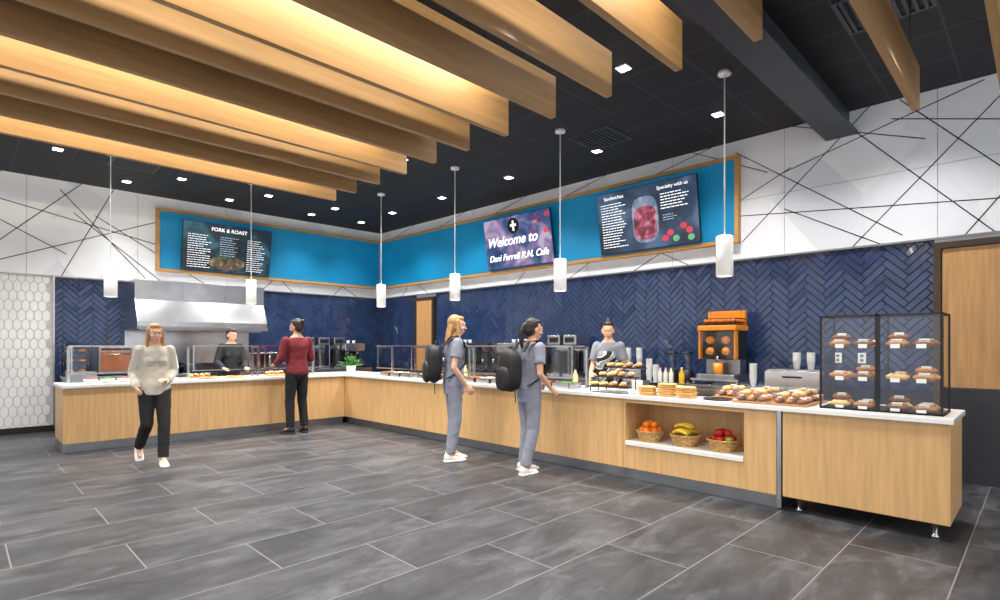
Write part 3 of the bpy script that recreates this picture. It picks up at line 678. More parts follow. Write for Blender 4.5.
# sneeze guards
def guard(L,axis,lab='glass sneeze guard on steel posts'):
    r=root('sneeze_guard',lab,'sneeze guard',group='glass sneeze guards')
    def bx(m,a0,a1,b0,b1,z0,z1,p=False):
        fn=m.pane if p else m.box
        if axis=='y': fn(b0,b1,a0,a1,z0,z1)
        else: fn(a0,a1,b0,b1,z0,z1)
    for a in (.03,L-.03):
        m=M(); bx(m,a-.015,a+.015,.33,.36,0,.5); bx(m,a-.012,a+.012,.05,.35,.474,.498); bx(m,a-.03,a+.03,.31,.374,0,.01); bx(m,a-.008,a+.008,.05,.062,.14,.48); m.obj('post',STEEL,parent=r)
    m=M(); bx(m,.0,L,.04,.42,.5,.508,True); m.obj('top_glass',GL,parent=r)
    m=M(); bx(m,.01,L-.01,.04,.048,.14,.499,True); m.obj('front_glass',GL,parent=r)
    m=M(); bx(m,.0,L,.034,.054,.498,.514); m.obj('rail',STEEL,parent=r)
    m=M(); bx(m,0,L,.036,.052,.128,.142); m.obj('rail',STEEL,parent=r)
    return r
g=guard(1.02,'y'); g.location=(CF+.06,3.85,TOP)
for y in (4.9,5.95,7.0): dup(g,(CF+.06,y,TOP))
g=guard(1.02,'x'); g.location=(2.5,LF+.06,TOP); dup(g,(3.55,LF+.06,TOP)); dup(g,(1.05,LF+.06,TOP))
foods=[((70,130,40),'green salad'),((190,60,40),'red tomato pieces'),((225,190,90),'yellow pasta'),((140,90,50),'brown roasted food'),((235,225,200),'white rice'),((200,110,40),'orange carrots')]
def pan(loc,k,lx=.16,ly=.13):
    c_,nm=foods[k%6]
    r=root('food_pan','steel pan of '+nm+' on the counter','food pan',loc,group='serving pans')
    M().box(-lx,lx,-ly,ly,0,.008).box(-lx,-lx+.006,-ly,ly,.008,.07).box(lx-.006,lx,-ly,ly,.008,.07).box(-lx,lx,-ly,-ly+.006,.008,.07).box(-lx,lx,ly-.006,ly,.008,.07).box(-lx-.012,lx+.012,-ly-.012,-ly,.062,.07).box(-lx-.012,lx+.012,ly,ly+.012,.062,.07).obj('pan',STEEL,parent=r)
    m=M(); m.ell((0,0,.03),(lx*.92,ly*.92,.035))
    rp=random.Random(k)
    for i in range(40): m.ell((rp.uniform(-.8,.8)*lx,rp.uniform(-.8,.8)*ly,.058+rp.uniform(0,.014)),(.02,.014,.011),0,7,5,Matrix.Rotation(rp.uniform(0,3),3,'Z'))
    o=m.obj('food',mat('food_%d'%(k%6),c_,.55,noise=(25,.35)),parent=r); o['kind']='stuff'
k=0
for g0 in (3.85,4.9,5.95,7.0):
    for a in (.21,.51,.81): pan((CF+.24,g0+a,TOP),k,.12); k+=1
for y in (4.0,4.2,5.2,6.3,6.5): bottle('dressing_bottle','clear dressing bottle behind the glass guard',(215,200,150),(5.55,y,TOP),.22,.035,'dressing bottles',(40,40,40))
for i,x in enumerate((2.8,3.18,3.85,4.25)):
    r=root('pizza_tray','round pizza on steel tray behind glass','pizza',(x,LF+.25,TOP),group='pizzas on trays')
    M().lathe([(.145,0),(.16,.006),(.16,.01),(.14,.004)],(0,0,0),28).obj('tray',STEEL,parent=r)
    M().lathe([(.14,.006),(.15,.02),(.14,.03),(.125,.022),(.01,.024)],(0,0,0),28).obj('crust',BREAD2,parent=r)
    m=M()
    for q in range(14):
        a=q*2.4; rr_=.11*math.sqrt((q+.5)/14); m.lathe([(.022,.024),(.02,.031)],(rr_*math.cos(a),rr_*math.sin(a),0),10)
    m.obj('topping',mat('pepperoni',(190,70,40),.5),parent=r)
# bread boards behind the guards on the pizza counter
for bx_ in (2.75,3.95,4.35):
    o=M().box(-.17,.17,-.1,.1,0,.018).obj('serving_board',wood('board_wood',(170,120,74),'y'),label='wooden board with sandwiches on counter',category='board',bevel=.003,group='sandwich boards'); o.location=(bx_,LF+.62,TOP)
    for i in range(4): put([pC,pA][i%2],(bx_-.12+i*.08,LF+.62,TOP+.018),0,.75)
r=root('cash_register','white point of sale terminal with tablet screen','cash register',(2.28,LF+.5,TOP),.3)
M().box(-.1,.1,-.1,.1,0,.03).cyl((0,.02,.03),(0,.04,.2),.018).obj('stand',WHITE,parent=r)
M().box(-.16,.16,-.012,.012,-.11,.11,0,Matrix.Translation((0,.02,.27))@Matrix.Rotation(-.3,4,'X')).obj('tablet',WHITE,parent=r,bevel=.006)
M().box(-.145,.145,-.015,-.0125,-.095,.095,0,Matrix.Translation((0,.02,.27))@Matrix.Rotation(-.3,4,'X')).obj('display',mat('tablet_screen',(110,130,160),.1,es=.3),parent=r)
r=root('receipt_printer','small white receipt printer on counter','printer',(1.9,LF+.65,TOP))
M().box(-.08,.08,-.1,.1,0,.13).obj('body',WHITE,parent=r,bevel=.012); M().box(-.04,.04,-.03,-.028,.13,.18).obj('paper',mat('label_paper2',(245,245,240),.6),parent=r)
for i in range(8):
    o=M().box(-.15,.15,-.12,.12,.004,.01).box(-.16,-.15,-.13,.13,.004,.02).box(.15,.16,-.13,.13,.004,.02).box(-.15,.15,-.13,-.12,.004,.02).box(-.15,.15,.12,.13,.004,.02).obj('serving_tray',GREYP,label='grey plastic tray stacked on counter end',category='tray',group='stacked trays'); o.location=(1.25,LF+.66,TOP+i*.018-.004)
for i in range(4):
    r=root('salad_bowl','white salad bowl behind glass guard','salad bowl',(1.3+i*.19,LF+.25,TOP),group='salad bowls')
    M().lathe([(.05,0),(.08,.05),(.084,.055),(.078,.05),(.02,.01)],(0,0,0),20).obj('bowl',WHITE,parent=r)
    M().ell((0,0,.05),(.07,.07,.025)).obj('salad',mat('food_0' if i%2 else 'food_1',(70,130,40)),parent=r)
r=root('potted_plant','leafy green plant in a white pot','potted plant',(5.25,9.2,TOP))
M().lathe([(.07,0),(.09,.13),(.096,.135),(.086,.13),(.08,.11)],(0,0,0),24).obj('pot',WHITE,parent=r)
m=M(); rl=random.Random(4)
for i in range(70):
    a=rl.uniform(0,6.28); e=rl.uniform(.2,1.35); l=rl.uniform(.16,.3)
    dirv=V((math.cos(a)*math.cos(e),math.sin(a)*math.cos(e),math.sin(e))); b0=V((0,0,.11)); sd=dirv.cross(V((0,0,1))).normalized()*.032
    p1=b0+dirv*l*.6; p2=b0+dirv*l+V((0,0,-.03))
    m.add([b0,p1+sd,p2,p1-sd],[(0,1,2,3)],0)
m.obj('foliage',mat('leaf_green',(60,118,48),.5,noise=(12,.3)),parent=r)
r=root('napkin_holder','steel napkin holder with white napkins','napkin holder',(5.58,3.3,TOP)); M().box(-.06,.06,-.09,-.085,0,.12).box(-.06,.06,.085,.09,0,.12).box(-.06,.06,-.09,.09,0,.006).obj('holder',STEEL,parent=r); M().box(-.05,.05,-.08,.08,.006,.11).obj('napkins',WHITE,parent=r)
# ------------------------------------------------------------------ baskets of fruit
WICK=mat('wicker',(206,164,104),.7,noise=(40,.3),bump=(60,.8))
def basket(loc):
    r=root('wicker_basket','round woven wicker basket in counter niche','basket',loc,group='wicker fruit baskets')
    m=M()
    for i in range(6):
        z=.012+i*.016; rad=.095+.0075*i
        n=48
        rs=[]
        for kx in range(n+1):
            a=2*math.pi*kx/n; rr_=rad+.0045*math.cos(kx*math.pi/2+i*math.pi/2*2)
            ct=V((rr_*math.cos(a),rr_*math.sin(a),z)); out=V((math.cos(a),math.sin(a),0))
            rs.append([ct+out*.009*math.cos(q*math.pi/3)+V((0,0,.009*math.sin(q*math.pi/3))) for q in range(6)])
        m.rings(rs,0,True,False)
    m.lathe([(.01,0),(.1,.0),(.1,.01),(.01,.01)],(0,0,0),24)
    m.obj('weave',WICK,parent=r)
    m=M()
    for kx in range(24):
        a=2*math.pi*kx/24; o=V((math.cos(a),math.sin(a),0)); m.cyl(o*.095+V((0,0,.005)),o*.14+V((0,0,.108)),.004,n=6)
    m.lathe([(.134,.098),(.148,.1),(.148,.112),(.134,.112)],(0,0,0),32,cap=False); m.obj('rim',WICK,parent=r)
    return r
ZN=.406
for y in (2.90,2.52,2.14): basket((5.11,y,ZN))
def fruit(kind,loc,rot=(0,0,0)):
    if kind=='orange':
        o=M().ell((0,0,0),(.04,.04,.038)).obj('orange',ORANGE,label='ripe orange in wicker basket',category='orange',group='oranges in basket')
    elif kind in('apple','green_apple'):
        mm=mat('apple_red',(188,34,30),.3,noise=(8,.35)) if kind=='apple' else mat('apple_green',(150,180,60),.3,noise=(8,.2))
        o=M().lathe([(.006,-.028),(.02,-.034),(.034,-.015),(.038,.006),(.032,.026),(.016,.033),(.004,.024)],(0,0,0),18).obj('apple',mm,label='shiny red apple in wicker basket' if kind=='apple' else 'yellow-green apple in wicker basket',category='apple',group='apples in basket')
        M().cyl((0,0,.024),(.004,0,.045),.0022,n=6).obj('stem',mat('stem_brown',(80,56,34),.7),parent=o)
    else:
        mm=mat('banana_yellow',(230,192,50),.45,noise=(10,.15)); rs=[]
        for i in range(9):
            t_=i/8; a=(t_-.5)*1.5; ct=V((.125*math.sin(a),0,.125*(1-math.cos(a))*-1+.02)); rd=.019*(1-abs(2*t_-1)**4*.75)
            tn=V((math.cos(a),0,-math.sin(a))); up=V((0,1,0)); sd=tn.cross(up)
            rs.append([ct+up*rd*math.cos(q*math.pi/3)+sd*rd*math.sin(q*math.pi/3) for q in range(6)])
        o=M().rings(rs).obj('banana',mm,label='yellow banana in wicker basket',category='banana',group='bananas in basket')
        M().cyl(rs[-1][0]*.5+rs[-1][3]*.5,rs[-1][0]*.5+rs[-1][3]*.5+V((.015,0,-.012)),.004,.003,n=6).obj('stem',mat('stem_brown',(80,56,34),.7),parent=o)
    o.location=loc; o.rotation_euler=rot
for kind,cy in (('orange',2.90),('apple',2.14)):
    for i in range(7):
        a=i*math.pi/3; rr_=.082 if i<6 else 0
        fruit('green_apple' if kind=='apple' and i==4 else kind,(5.11+rr_*math.cos(a),cy+rr_*math.sin(a),ZN+.11))
    for i in range(3):
        a=i*2.1+.5; fruit(kind,(5.11+.044*math.cos(a),cy+.044*math.sin(a),ZN+.168))
for i in range(7): fruit('banana',(5.0+.038*i,2.52,ZN+.135+.006*(3-abs(i-3))),(0,0,math.pi/2+(i-3)*.03))
for i in range(3): fruit('banana',(5.05+.045*i,2.52,ZN+.19),(0,0,math.pi/2+.06-i*.06))
for y in (1.72,1.48):
    o=M().box(-.01,0,-.04,.04,-.06,.06).obj('wall_outlet',WHITE,label='white wall outlet plate on navy tile',category='outlet',bevel=.003,group='wall outlets'); o.location=(XW-.012,y,1.25)
    M().box(-.013,-.01,-.016,.016,-.04,-.01).box(-.013,-.01,-.016,.016,.01,.04).obj('socket',GREYP,parent=o)
# ------------------------------------------------------------------ people
def baked(mb,name,mats,voxel,parent=None,smooth=3,fac=.5,bumpn=None):
    o=mb.obj(name+'_tmp',mats)
    rm=o.modifiers.new('r','REMESH'); rm.mode='VOXEL'; rm.voxel_size=voxel; rm.use_smooth_shade=True
    sm=o.modifiers.new('s','SMOOTH'); sm.factor=fac; sm.iterations=smooth
    if bumpn:
        tx=bpy.data.textures.new('folds','CLOUDS'); tx.noise_scale=bumpn[0]
        dm=o.modifiers.new('d','DISPLACE'); dm.texture=tx; dm.strength=bumpn[1]; dm.mid_level=.5; dm.texture_coords='LOCAL'
    bpy.context.view_layer.update()
    me=bpy.data.meshes.new_from_object(o.evaluated_get(bpy.context.evaluated_depsgraph_get()))
    old=o.data; bpy.data.objects.remove(o); bpy.data.meshes.remove(old)
    me.materials.clear()
    for mm in (mats if isinstance(mats,list) else [mats]): me.materials.append(mm)
    me.name=name
    n=bpy.data.objects.new(name,me); COL.objects.link(n)
    if parent is not None: n.parent=parent
    return n
def person(label,loc,heading,H,legs,arms,top,pants,hair,shoe,lean=0,head=(0,0),skin=(222,176,150),female=True,bulk=1.0,hem=.84,sleeve=1.0,tinf=.018,beard=False,apron=None):
    s=H/1.70
    S=lambda p: V(p)*s
    SK=mat('skin_%d'%skin[0],skin,.5,noise=(14,.05))
    yo=lambda z: lean*max(0,(z-.92))/.52
    RG=[(.84,.125,.10),(.92,.158,.113),(1.0,.143,.104),(1.10,.116,.09),(1.20,.127,.098),(1.30,.142,.105),(1.37,.15,.092),(1.415,.122,.076),(1.445,.068,.06),(1.49,.048,.05),(1.54,.046,.048)]
    if not female: RG=[(z,a*(1.0 if z<1.05 else 1.14),b*1.06) for z,a,b in RG]
    sh=.158 if female else .19
    def torso(m,inf,z0,z1,flare=0):
        rs=[]
        def ip(z):
            for i in range(len(RG)-1):
                if RG[i][0]<=z<=RG[i+1][0]:
                    t_=(z-RG[i][0])/(RG[i+1][0]-RG[i][0]); return RG[i][1]*(1-t_)+RG[i+1][1]*t_,RG[i][2]*(1-t_)+RG[i+1][2]*t_
            return RG[0][1:] if z<RG[0][0] else RG[-1][1:]
        n=12
        for i in range(n+1):
            z=z0+(z1-z0)*i/n; a,b=ip(z)
            a=a*bulk+inf; b=b*bulk+inf
            if flare:
                a=max(a,.13*bulk+inf) if z<1.3 else a; b=max(b,.096*bulk+inf) if z<1.3 else b
            rs.append([S((a*math.cos(2*math.pi*j/24),b*math.sin(2*math.pi*j/24)+yo(z),z)) for j in range(24)])
        m.rings(rs)
        if female:
            for x in (-1,1):
                if z0<1.2: m.ell(S((x*.06,yo(1.26)+.07,1.255)),((.052+inf)*s,(.042+inf)*s,(.055+inf)*s))
    hp={1:(.085,0,.90),-1:(-.085,0,.90)}
    hc=V((0,yo(1.54)+.02,1.59))
    HM=Matrix.Translation(S(hc))@Matrix.Rotation(head[0],4,'Z')@Matrix.Rotation(head[1],4,'X')@Matrix.Scale(s,4)
    b=M(); torso(b,0,.84,1.54)
    b.ell(S((0,0,.89)),(.15*s,.105*s,.1*s))
    h=M()
    h.ell((0,-.008,.018),(.072,.092,.096)); h.ell((0,.018,-.045),(.054,.068,.066)); h.ell((0,.05,-.09),(.024,.026,.021))
    h.cyl((0,.088,.005),(0,.106,-.03),.008,.014,10); h.ell((0,.104,-.031),(.014,.012,.01)); h.ell((0,.082,.028),(.05,.016,.014))
    for x in (-1,1): h.ell((x*.075,-.006,-.01),(.011,.02,.032)); h.ell((x*.04,.06,-.032),(.023,.023,.02))
    h.ell((0,.083,-.066),(.024,.012,.012))
    b.add([HM@V(p) for p in h.v],h.f,0,True)
    for sd in (1,-1):
        kn,an,yaw,pit=legs[sd]
        b.limb([(S(hp[sd]),.083*s),(S(V(hp[sd])*.5+V(kn)*.5),.072*s),(S(kn),.052*s),(S(V(kn)*.7+V(an)*.3+V((0,-.012,0))),.053*s),(S(an),.034*s)])
        fy=V((math.sin(yaw),math.cos(yaw),0)); 
        b.limb([(S(an),.034*s),(S(V(an)+fy*.1*math.cos(pit)+V((0,0,-.045-.1*math.sin(pit)))),.026*s)])
        el,wr,hd,pn=arms[sd]
        shp=V((sd*sh,yo(1.39),1.385))
        b.limb([(S(shp),.047*s),(S(shp*.5+V(el)*.5),.041*s),(S(el),.034*s),(S(V(el)*.7+V(wr)*.3),.034*s),(S(wr),.023*s)])
        D=V(hd).normalized(); N=V(pn); N=(N-D*N.dot(D)).normalized(); Q=D.cross(N)
        w0=V(wr)
        rs=[]
        for t_,a_,c_ in ((0,.024,.018),(.02,.03,.017),(.05,.04,.016),(.085,.04,.013),(.092,.036,.009)):
            rs.append([S(w0+D*t_+Q*a_*math.cos(2*math.pi*j/14)+N*c_*math.sin(2*math.pi*j/14)) for j in range(14)])
        b.rings(rs)
        for i,ln in enumerate((.062,.072,.067,.052)):
            p0=w0+D*.08+Q*(.03-.02*i); spread=Q*(.09-.06*i)
            d1=(D+spread+N*.25).normalized(); d2=(D+spread+N*.9).normalized()
            p1=p0+d1*ln*.5; p2=p1+d2*ln*.5
            b.limb([(S(p0),.0092*s),(S(p1),.0088*s),(S(p2),.0075*s)],n=8)
        p0=w0+D*.025+Q*.028; p1=p0+(D*.7+Q*.7+N*.3).normalized()*.038; p2=p1+(D*.9+Q*.3+N*.5).normalized()*.03
        b.limb([(S(p0),.013*s),(S(p1),.0105*s),(S(p2),.0085*s)],n=8)
    body=baked(b,'person',SK,.0075,smooth=2)
    body['label']=label; body['category']='person'
    m=M(); torso(m,tinf,hem,1.435,1)
    for sd in (1,-1):
        el,wr,hd,pn=arms[sd]; shp=V((sd*(sh-.005),yo(1.39),1.385)); el=V(el); wr=V(wr)
        ti=min(tinf,.022)
        if sleeve>=1: m.limb([(S(shp),(.046+ti)*s),(S(el),(.04+ti)*s),(S(el*.15+wr*.85),(.03+ti)*s)]); m.cyl(S(el*.2+wr*.8),S(el*.06+wr*.94),(.03+ti*.7)*s,(.027+ti*.5)*s)
        else:
            e=shp+(el-shp)*sleeve; m.ell(S(shp),tuple([(.046+ti)*s]*3)); m.cyl(S(shp),S(e),(.046+ti)*s,(.047+ti)*s)
    tp=baked(m,'shirt',top,.009,parent=body,smooth=3,bumpn=(.07*s,.012))
    if apron is not None:
        m=M(); rs=[]
        for z,half in ((.55,.9),(.8,1.0),(1.0,1.0),(1.12,.95),(1.22,.62),(1.32,.5)):
            aa=.175 if z<1.25 else .15; bb=.145 if z<1.2 else .168
            o_=[];i_=[]
            for j in range(13):
                a=math.pi/2+half*1.25*(j-6)/6
                o_.append(S((aa*math.cos(a)*1.05,bb*math.sin(a)+yo(z),z))); i_.append(S((aa*math.cos(a)*1.03,(bb-.006)*math.sin(a)+yo(z),z)))
            rs.append(o_+i_[::-1])
        m.rings(rs); m.obj('apron',apron,parent=body)
    m=M(); torso(m,.012,.84,1.0)
    m.ell(S((0,0,.88)),(.16*s,.117*s,.1*s))
    for sd in (1,-1):
        kn,an,yaw,pit=legs[sd]; kn=V(kn);an=V(an)
        m.limb([(S(hp[sd]),.096*s),(S(kn),.07*s)]); m.cyl(S(kn),S(an+(kn-an)*.03),.07*s,.06*s)
    baked(m,'trousers',pants,.009,parent=body,smooth=3,bumpn=(.08*s,.012))
    for sd in (1,-1):
        kn,an,yaw,pit=legs[sd]
        T=Matrix.Translation(S(an))@Matrix.Rotation(-yaw,4,'Z')@Matrix.Rotation(-pit,4,'X')@Matrix.Scale(s,4)
        rs=[]
        for y,wd,z0,z1 in ((-.07,.022,-.07,-.0),(-.055,.036,-.078,.012),(0,.04,-.08,.02),(.06,.042,-.08,-.015),(.11,.046,-.08,-.032),(.155,.042,-.08,-.042),(.185,.022,-.075,-.055)):
            rs.append([T@V((wd*math.cos(2*math.pi*j/14),y,(z0+z1)/2+(z1-z0)/2*math.sin(2*math.pi*j/14))) for j in range(14)])
        sb=M().rings(rs).obj('shoe',shoe[0],parent=body)
        rs=[]
        for y,wd in ((-.078,.02),(-.06,.038),(0,.042),(.06,.046),(.11,.05),(.16,.045),(.193,.02)):
            rs.append([T@V((wd,y,-.062)),T@V((-wd,y,-.062)),T@V((-wd,y,-.083)),T@V((wd,y,-.083))])
        M().rings(rs).obj('sole',shoe[1],parent=sb)
    EW=mat('eye_white',(240,238,235),.2); EI=mat('eye_iris',(60,40,28),.2); LP=mat('lips',(186,96,92),.4); BR=mat('brow_'+hair[1].name,(70,50,36) if 'blond' not in hair[1].name else (150,112,70),.7)
    def hpart(e,name,mats):
        q=M(); q.v=[tuple(HM@V(p)) for p in e.v]; q.f=e.f;q.m=e.m;q.s=e.s; return q.obj(name,mats,parent=body)
    for x in (-1,1):
        e=M().ell((x*.03,.083,.006),(.013,.008,.007),0,10,6); e.ell((x*.03,.0895,.006),(.0055,.003,.0055),1,8,5); hpart(e,'eye',[EW,EI])
        hpart(M().ell((x*.031,.087,.028),(.018,.005,.0035),0,10,6),'eyebrow',BR)
    hpart(M().ell((0,.093,-.063),(.022,.006,.0035),0,12,6).ell((0,.092,-.071),(.018,.006,.0045),0,12,6),'lips',LP)
    def hbake(h,name,m_):
        q=M(); q.v=[tuple(HM@V(p)) for p in h.v]; q.f=h.f;q.m=h.m;q.s=h.s
        baked(q,name,m_,.007,parent=body,smooth=2,bumpn=(.02,.006))
    if beard: hbake(M().ell((0,.022,-.07),(.059,.066,.05)).ell((0,.055,-.098),(.03,.03,.022)),'beard',hair[1])
    h=M(); h.ell((0,-.034,.034),(.082,.09,.098)); h.ell((0,-.048,-.01),(.077,.072,.085)); h.ell((0,.022,.088),(.062,.055,.03))
    st=hair[0]
    if st=='long':
        pts_=[((0,-.07,.0),.075,.045),((0,-.085,-.08),.085,.045),((0,-.095,-.16),.09,.04),((.0,-.1,-.24),.08,.032),((0,-.1,-.31),.045,.02)]
        h.rings([[V(p)+V((a_*math.cos(2*math.pi*j/16),c_*math.sin(2*math.pi*j/16),0)) for j in range(16)] for p,a_,c_ in pts_])
        for x in (-1,1): h.limb([((x*.068,.0,.05),.022),((x*.082,.0,-.04),.022),((x*.086,.005,-.13),.02),((x*.083,.02,-.22),.012)])
    if st=='bun': h.ell((0,-.12,.075),(.038,.036,.036))
    if st=='topbun': h.ell((0,-.06,.135),(.04,.038,.034))
    if st=='lowbun': h.ell((0,-.13,-.03),(.038,.036,.036))
    if st=='pony': h.limb([((0,-.12,.03),.03),((0,-.15,-.04),.034),((0,-.14,-.14),.03),((0,-.125,-.22),.012)])
    hbake(h,'hair',hair[1])
    rz=math.atan2(heading[1],heading[0])-math.pi/2
    body.location=loc; body.rotation_euler=(0,0,rz)
    return body,s
BLOND=mat('hair_blonde',(186,142,92),.5,noise=(60,.3),stretch=(1,1,.1)); DARK=mat('hair_dark',(38,28,24),.45,noise=(60,.3),stretch=(1,1,.1))
SCRUB=mat('scrubs_blue_grey',(138,142,158),.8,noise=(10,.12),bump=(40,.1)); CREAM=mat('cream_sweatshirt',(206,200,186),.9,noise=(12,.1),bump=(60,.15))
BLK=mat('black_cloth',(24,24,27),.85); BURG=mat('burgundy_knit',(118,34,42),.85,noise=(14,.15),bump=(60,.15)); 
WS=mat('white_shoe',(232,230,226),.5); BS=mat('black_shoe',(20,20,22),.4); DSOLE=mat('dark_sole',(40,38,38),.6)
GREYTOP=mat('grey_shirt',(120,126,136),.8,noise=(10,.12),bump=(40,.1))
def striped():
    m=mat('striped_black_white_apron',(225,225,222),.85); nt=m.node_tree; b=nt.nodes['Principled BSDF']
    tc=nt.nodes.new('ShaderNodeTexCoord'); w=nt.nodes.new('ShaderNodeTexWave'); w.inputs['Scale'].default_value=3; w.inputs['Distortion'].default_value=5; w.inputs['Detail Scale'].default_value=1.5; w.bands_direction='DIAGONAL'
    r=nt.nodes.new('ShaderNodeValToRGB'); r.color_ramp.interpolation='CONSTANT'; r.color_ramp.elements[0].color=C(20,20,22); r.color_ramp.elements[1].position=.5; r.color_ramp.elements[1].color=C(205,205,204)
    x=r.color_ramp.elements.new(.75); x.color=C(120,122,126)
    nt.links.new(tc.outputs['Object'],w.inputs[0]); nt.links.new(w.outputs['Fac'],r.inputs[0]); nt.links.new(r.outputs[0],b.inputs['Base Color']); return m
pa,_=person('woman in cream sweatshirt and black trousers walking',(1.68,7.5,0),(-.1,-1),1.64,
 {-1:((-.08,.17,.50),(-.06,.24,.085),.0,0.0),1:((.085,.06,.49),(.13,-.3,.17),0,.75)},
 {-1:((-.205,-.05,1.11),(-.12,.15,1.02),(.6,.6,.1),(0,-.4,-1)),1:((.21,-.07,1.11),(.2,.11,.95),(-.1,.7,-.5),(-1,0,0))},
 CREAM,BLK,('long',BLOND),(WS,WS),head=(.1,-.02),tinf=.022,hem=.84,lean=.03)
text(pa,'CALIFORNIA',0,1.235,.036,m=mat('grey_print',(110,112,110),.8),name='print',extr=.004)
t_=[c for c in pa.children if c.name.startswith('print')][0]; t_.rotation_euler=(math.pi/2,0,math.pi); t_.location=(0,.172,1.2)
person('man in burgundy sweater and black trousers at counter',(3.85,8.42,0),(-.15,1),1.80,
 {-1:((-.1,.03,.49),(-.11,.0,.085),-.25,0),1:((.1,.02,.49),(.11,-.03,.085),.3,0)},
 {-1:((-.235,.04,1.12),(-.18,.26,1.03),(.2,1,-.1),(0,0,-1)),1:((.245,.02,1.12),(.2,.25,1.04),(-.1,1,-.1),(0,0,-1))},
 BURG,BLK,('bun',DARK),(BS,DSOLE),head=(.4,-.1),female=False,skin=(196,150,124),hem=.88,beard=True)
pb,sb_=person('blonde woman in grey-blue scrubs standing at counter',(4.30,5.10,0),(1,-.55),1.75,
 {-1:((-.09,.02,.49),(-.1,-.01,.085),.1,0),1:((.09,.01,.49),(.1,-.06,.085),-.15,0)},
 {-1:((-.21,-.02,1.11),(-.18,.13,.92),(0,.6,-.8),(1,0,-.3)),1:((.215,-.04,1.10),(.19,.11,.9),(0,.6,-.8),(-1,0,-.3))},
 SCRUB,SCRUB,('long',BLOND),(WS,WS),head=(-.1,-.05),sleeve=.62,hem=.78,lean=.02)
pc,sc_=person('dark-haired woman in grey-blue scrubs at counter',(4.47,4.02,0),(1,-.25),1.68,
 {-1:((-.1,.04,.49),(-.11,.0,.085),.15,0),1:((.09,.0,.49),(.1,-.12,.085),-.2,0)},
 {-1:((-.215,.03,1.11),(-.18,.2,.97),(0,1,-.3),(1,0,-.5)),1:((.215,.0,1.1),(.19,.16,.94),(0,.8,-.5),(-1,0,-.5))},
 SCRUB,SCRUB,('pony',DARK),(WS,WS),head=(-.15,-.1),sleeve=.62,hem=.78,lean=.04,skin=(212,164,134))
person('dark-haired server in grey top and patterned apron',(6.1,4.06,0),(-1,-.35),1.70,
 {-1:((-.09,.02,.49),(-.1,0,.085),.1,0),1:((.09,.02,.49),(.1,0,.085),-.1,0)},
 {-1:((-.215,.03,1.12),(-.14,.26,1.06),(.4,.9,-.1),(0,0,-1)),1:((.22,.02,1.12),(.18,.25,1.04),(-.3,.9,-.1),(0,0,-1))},
 GREYTOP,BLK,('topbun',DARK),(BS,DSOLE),head=(.2,-.12),hem=.86,sleeve=.7,lean=.05,skin=(214,166,136),apron=striped())
person('cook in black top leaning over pizza counter',(3.40,10.12,0),(.0,-1),1.68,
 {-1:((-.1,.02,.49),(-.1,0,.085),.1,0),1:((.1,.02,.49),(.1,0,.085),-.1,0)},
 {-1:((-.23,.1,1.12),(-.18,.3,1.02),(.2,1,-.1),(0,0,-1)),1:((.235,.1,1.12),(.2,.31,1.02),(-.2,1,-.1),(0,0,-1))},
 mat('black_chef_top',(26,30,36),.8),BLK,('lowbun',DARK),(BS,DSOLE),head=(.2,-.2),hem=.84,lean=.1,skin=(214,166,136))
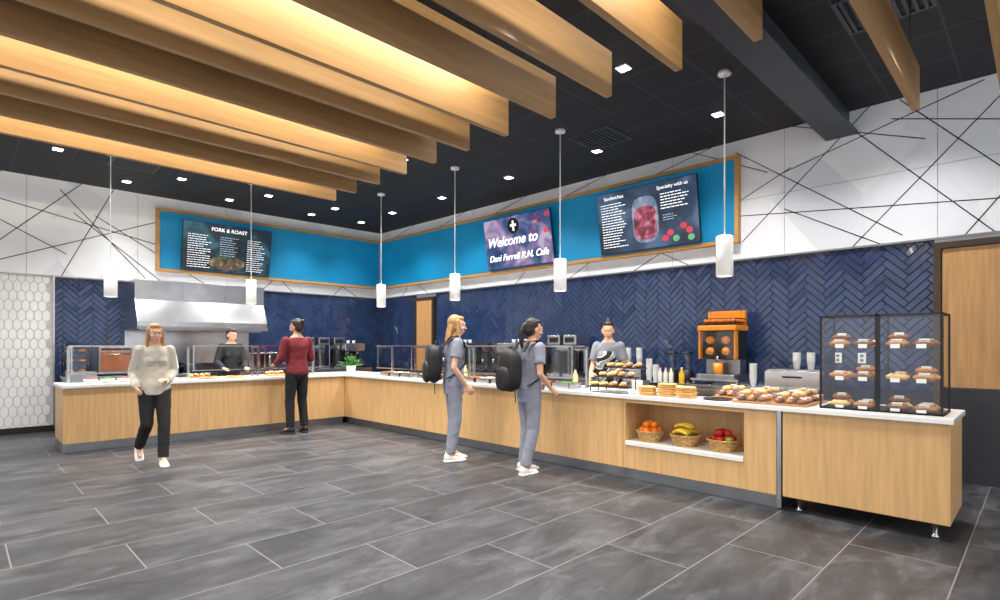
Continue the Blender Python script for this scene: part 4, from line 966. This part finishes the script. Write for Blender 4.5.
def backpack(p,s,lab,side=0):
    r=root('backpack',lab,'backpack'); r.location=p.location; r.rotation_euler=p.rotation_euler
    cl=mat('backpack_nylon',(22,23,26),.6,noise=(20,.2),bump=(30,.2))
    def puff(cx,cy,cz,a,b,h,n=4.0):
        rs=[]
        for i in range(13):
            t_=-1+2*i/12; k=(1-abs(t_)**n)**(1/n) if abs(t_)<1 else .25; k=max(k,.25)
            rs.append([V((cx+a*k*math.copysign(abs(math.cos(q))**.6,math.cos(q)),cy+b*k*math.copysign(abs(math.sin(q))**.6,math.sin(q)),cz+h*t_)) for q in [2*math.pi*j/24 for j in range(24)]])
        return rs
    y0=-.2
    M().rings(puff(side,y0-.045,1.14*s,.15,.09,.23,3)).obj('bag',cl,parent=r)
    M().rings(puff(side,y0-.13,1.05*s,.125,.045,.13,3)).obj('front_pocket',cl,parent=r)
    M().limb([((side-.03,y0-.02,1.35*s),.008),((side-.025,y0-.02,1.4*s),.008),((side+.025,y0-.02,1.4*s),.008),((side+.03,y0-.02,1.35*s),.008)],n=8).obj('grab_loop',cl,parent=r)
    for x in (-1,1):
        m=M(); pth=[V((x*.1,-.14,1.34*s)),V((x*.105,-.07,1.45*s)),V((x*.11,.02,1.465*s)),V((x*.115,.1,1.4*s)),V((x*.12,.135,1.3*s)),V((x*.145,.12,1.16*s)),V((x*.165,.03,1.05*s)),V((x*.15,-.12,.97*s))]
        rs=[]
        for i,p_ in enumerate(pth):
            tn=(pth[min(i+1,len(pth)-1)]-pth[max(i-1,0)]).normalized(); sd=V((1,0,0)); sd=(sd-tn*sd.dot(tn)).normalized(); up=tn.cross(sd)
            wd=.026 if i<6 else .012
            rs.append([p_+sd*wd+up*.006,p_-sd*wd+up*.006,p_-sd*wd-up*.006,p_+sd*wd-up*.006])
        m.rings(rs,sm=False); m.obj('strap',cl,parent=r)
    m=M(); m.limb([((side+.1,y0-.05,.93*s),.006),((side+.12,y0-.05,.8*s),.005)],n=6); m.obj('loose_strap',cl,parent=r)
backpack(pb,sb_,'black backpack worn by blonde woman in scrubs'); backpack(pc,sc_,'black backpack worn by dark-haired woman in scrubs')
# ------------------------------------------------------------------ world & camera
wd=bpy.data.worlds.new('w'); scene.world=wd; wd.use_nodes=True
wd.node_tree.nodes['Background'].inputs[0].default_value=(.94,.96,1,1); wd.node_tree.nodes['Background'].inputs[1].default_value=1.2
cam=bpy.data.cameras.new('camera'); co=bpy.data.objects.new('camera',cam); COL.objects.link(co)
co.location=(0,0,1.4); co.rotation_euler=(math.pi/2,0,-math.pi/4); cam.sensor_width=36; cam.lens=19.62; cam.shift_y=.045
scene.camera=co
scene.view_settings.view_transform='Standard'
scene.view_settings.exposure=.2
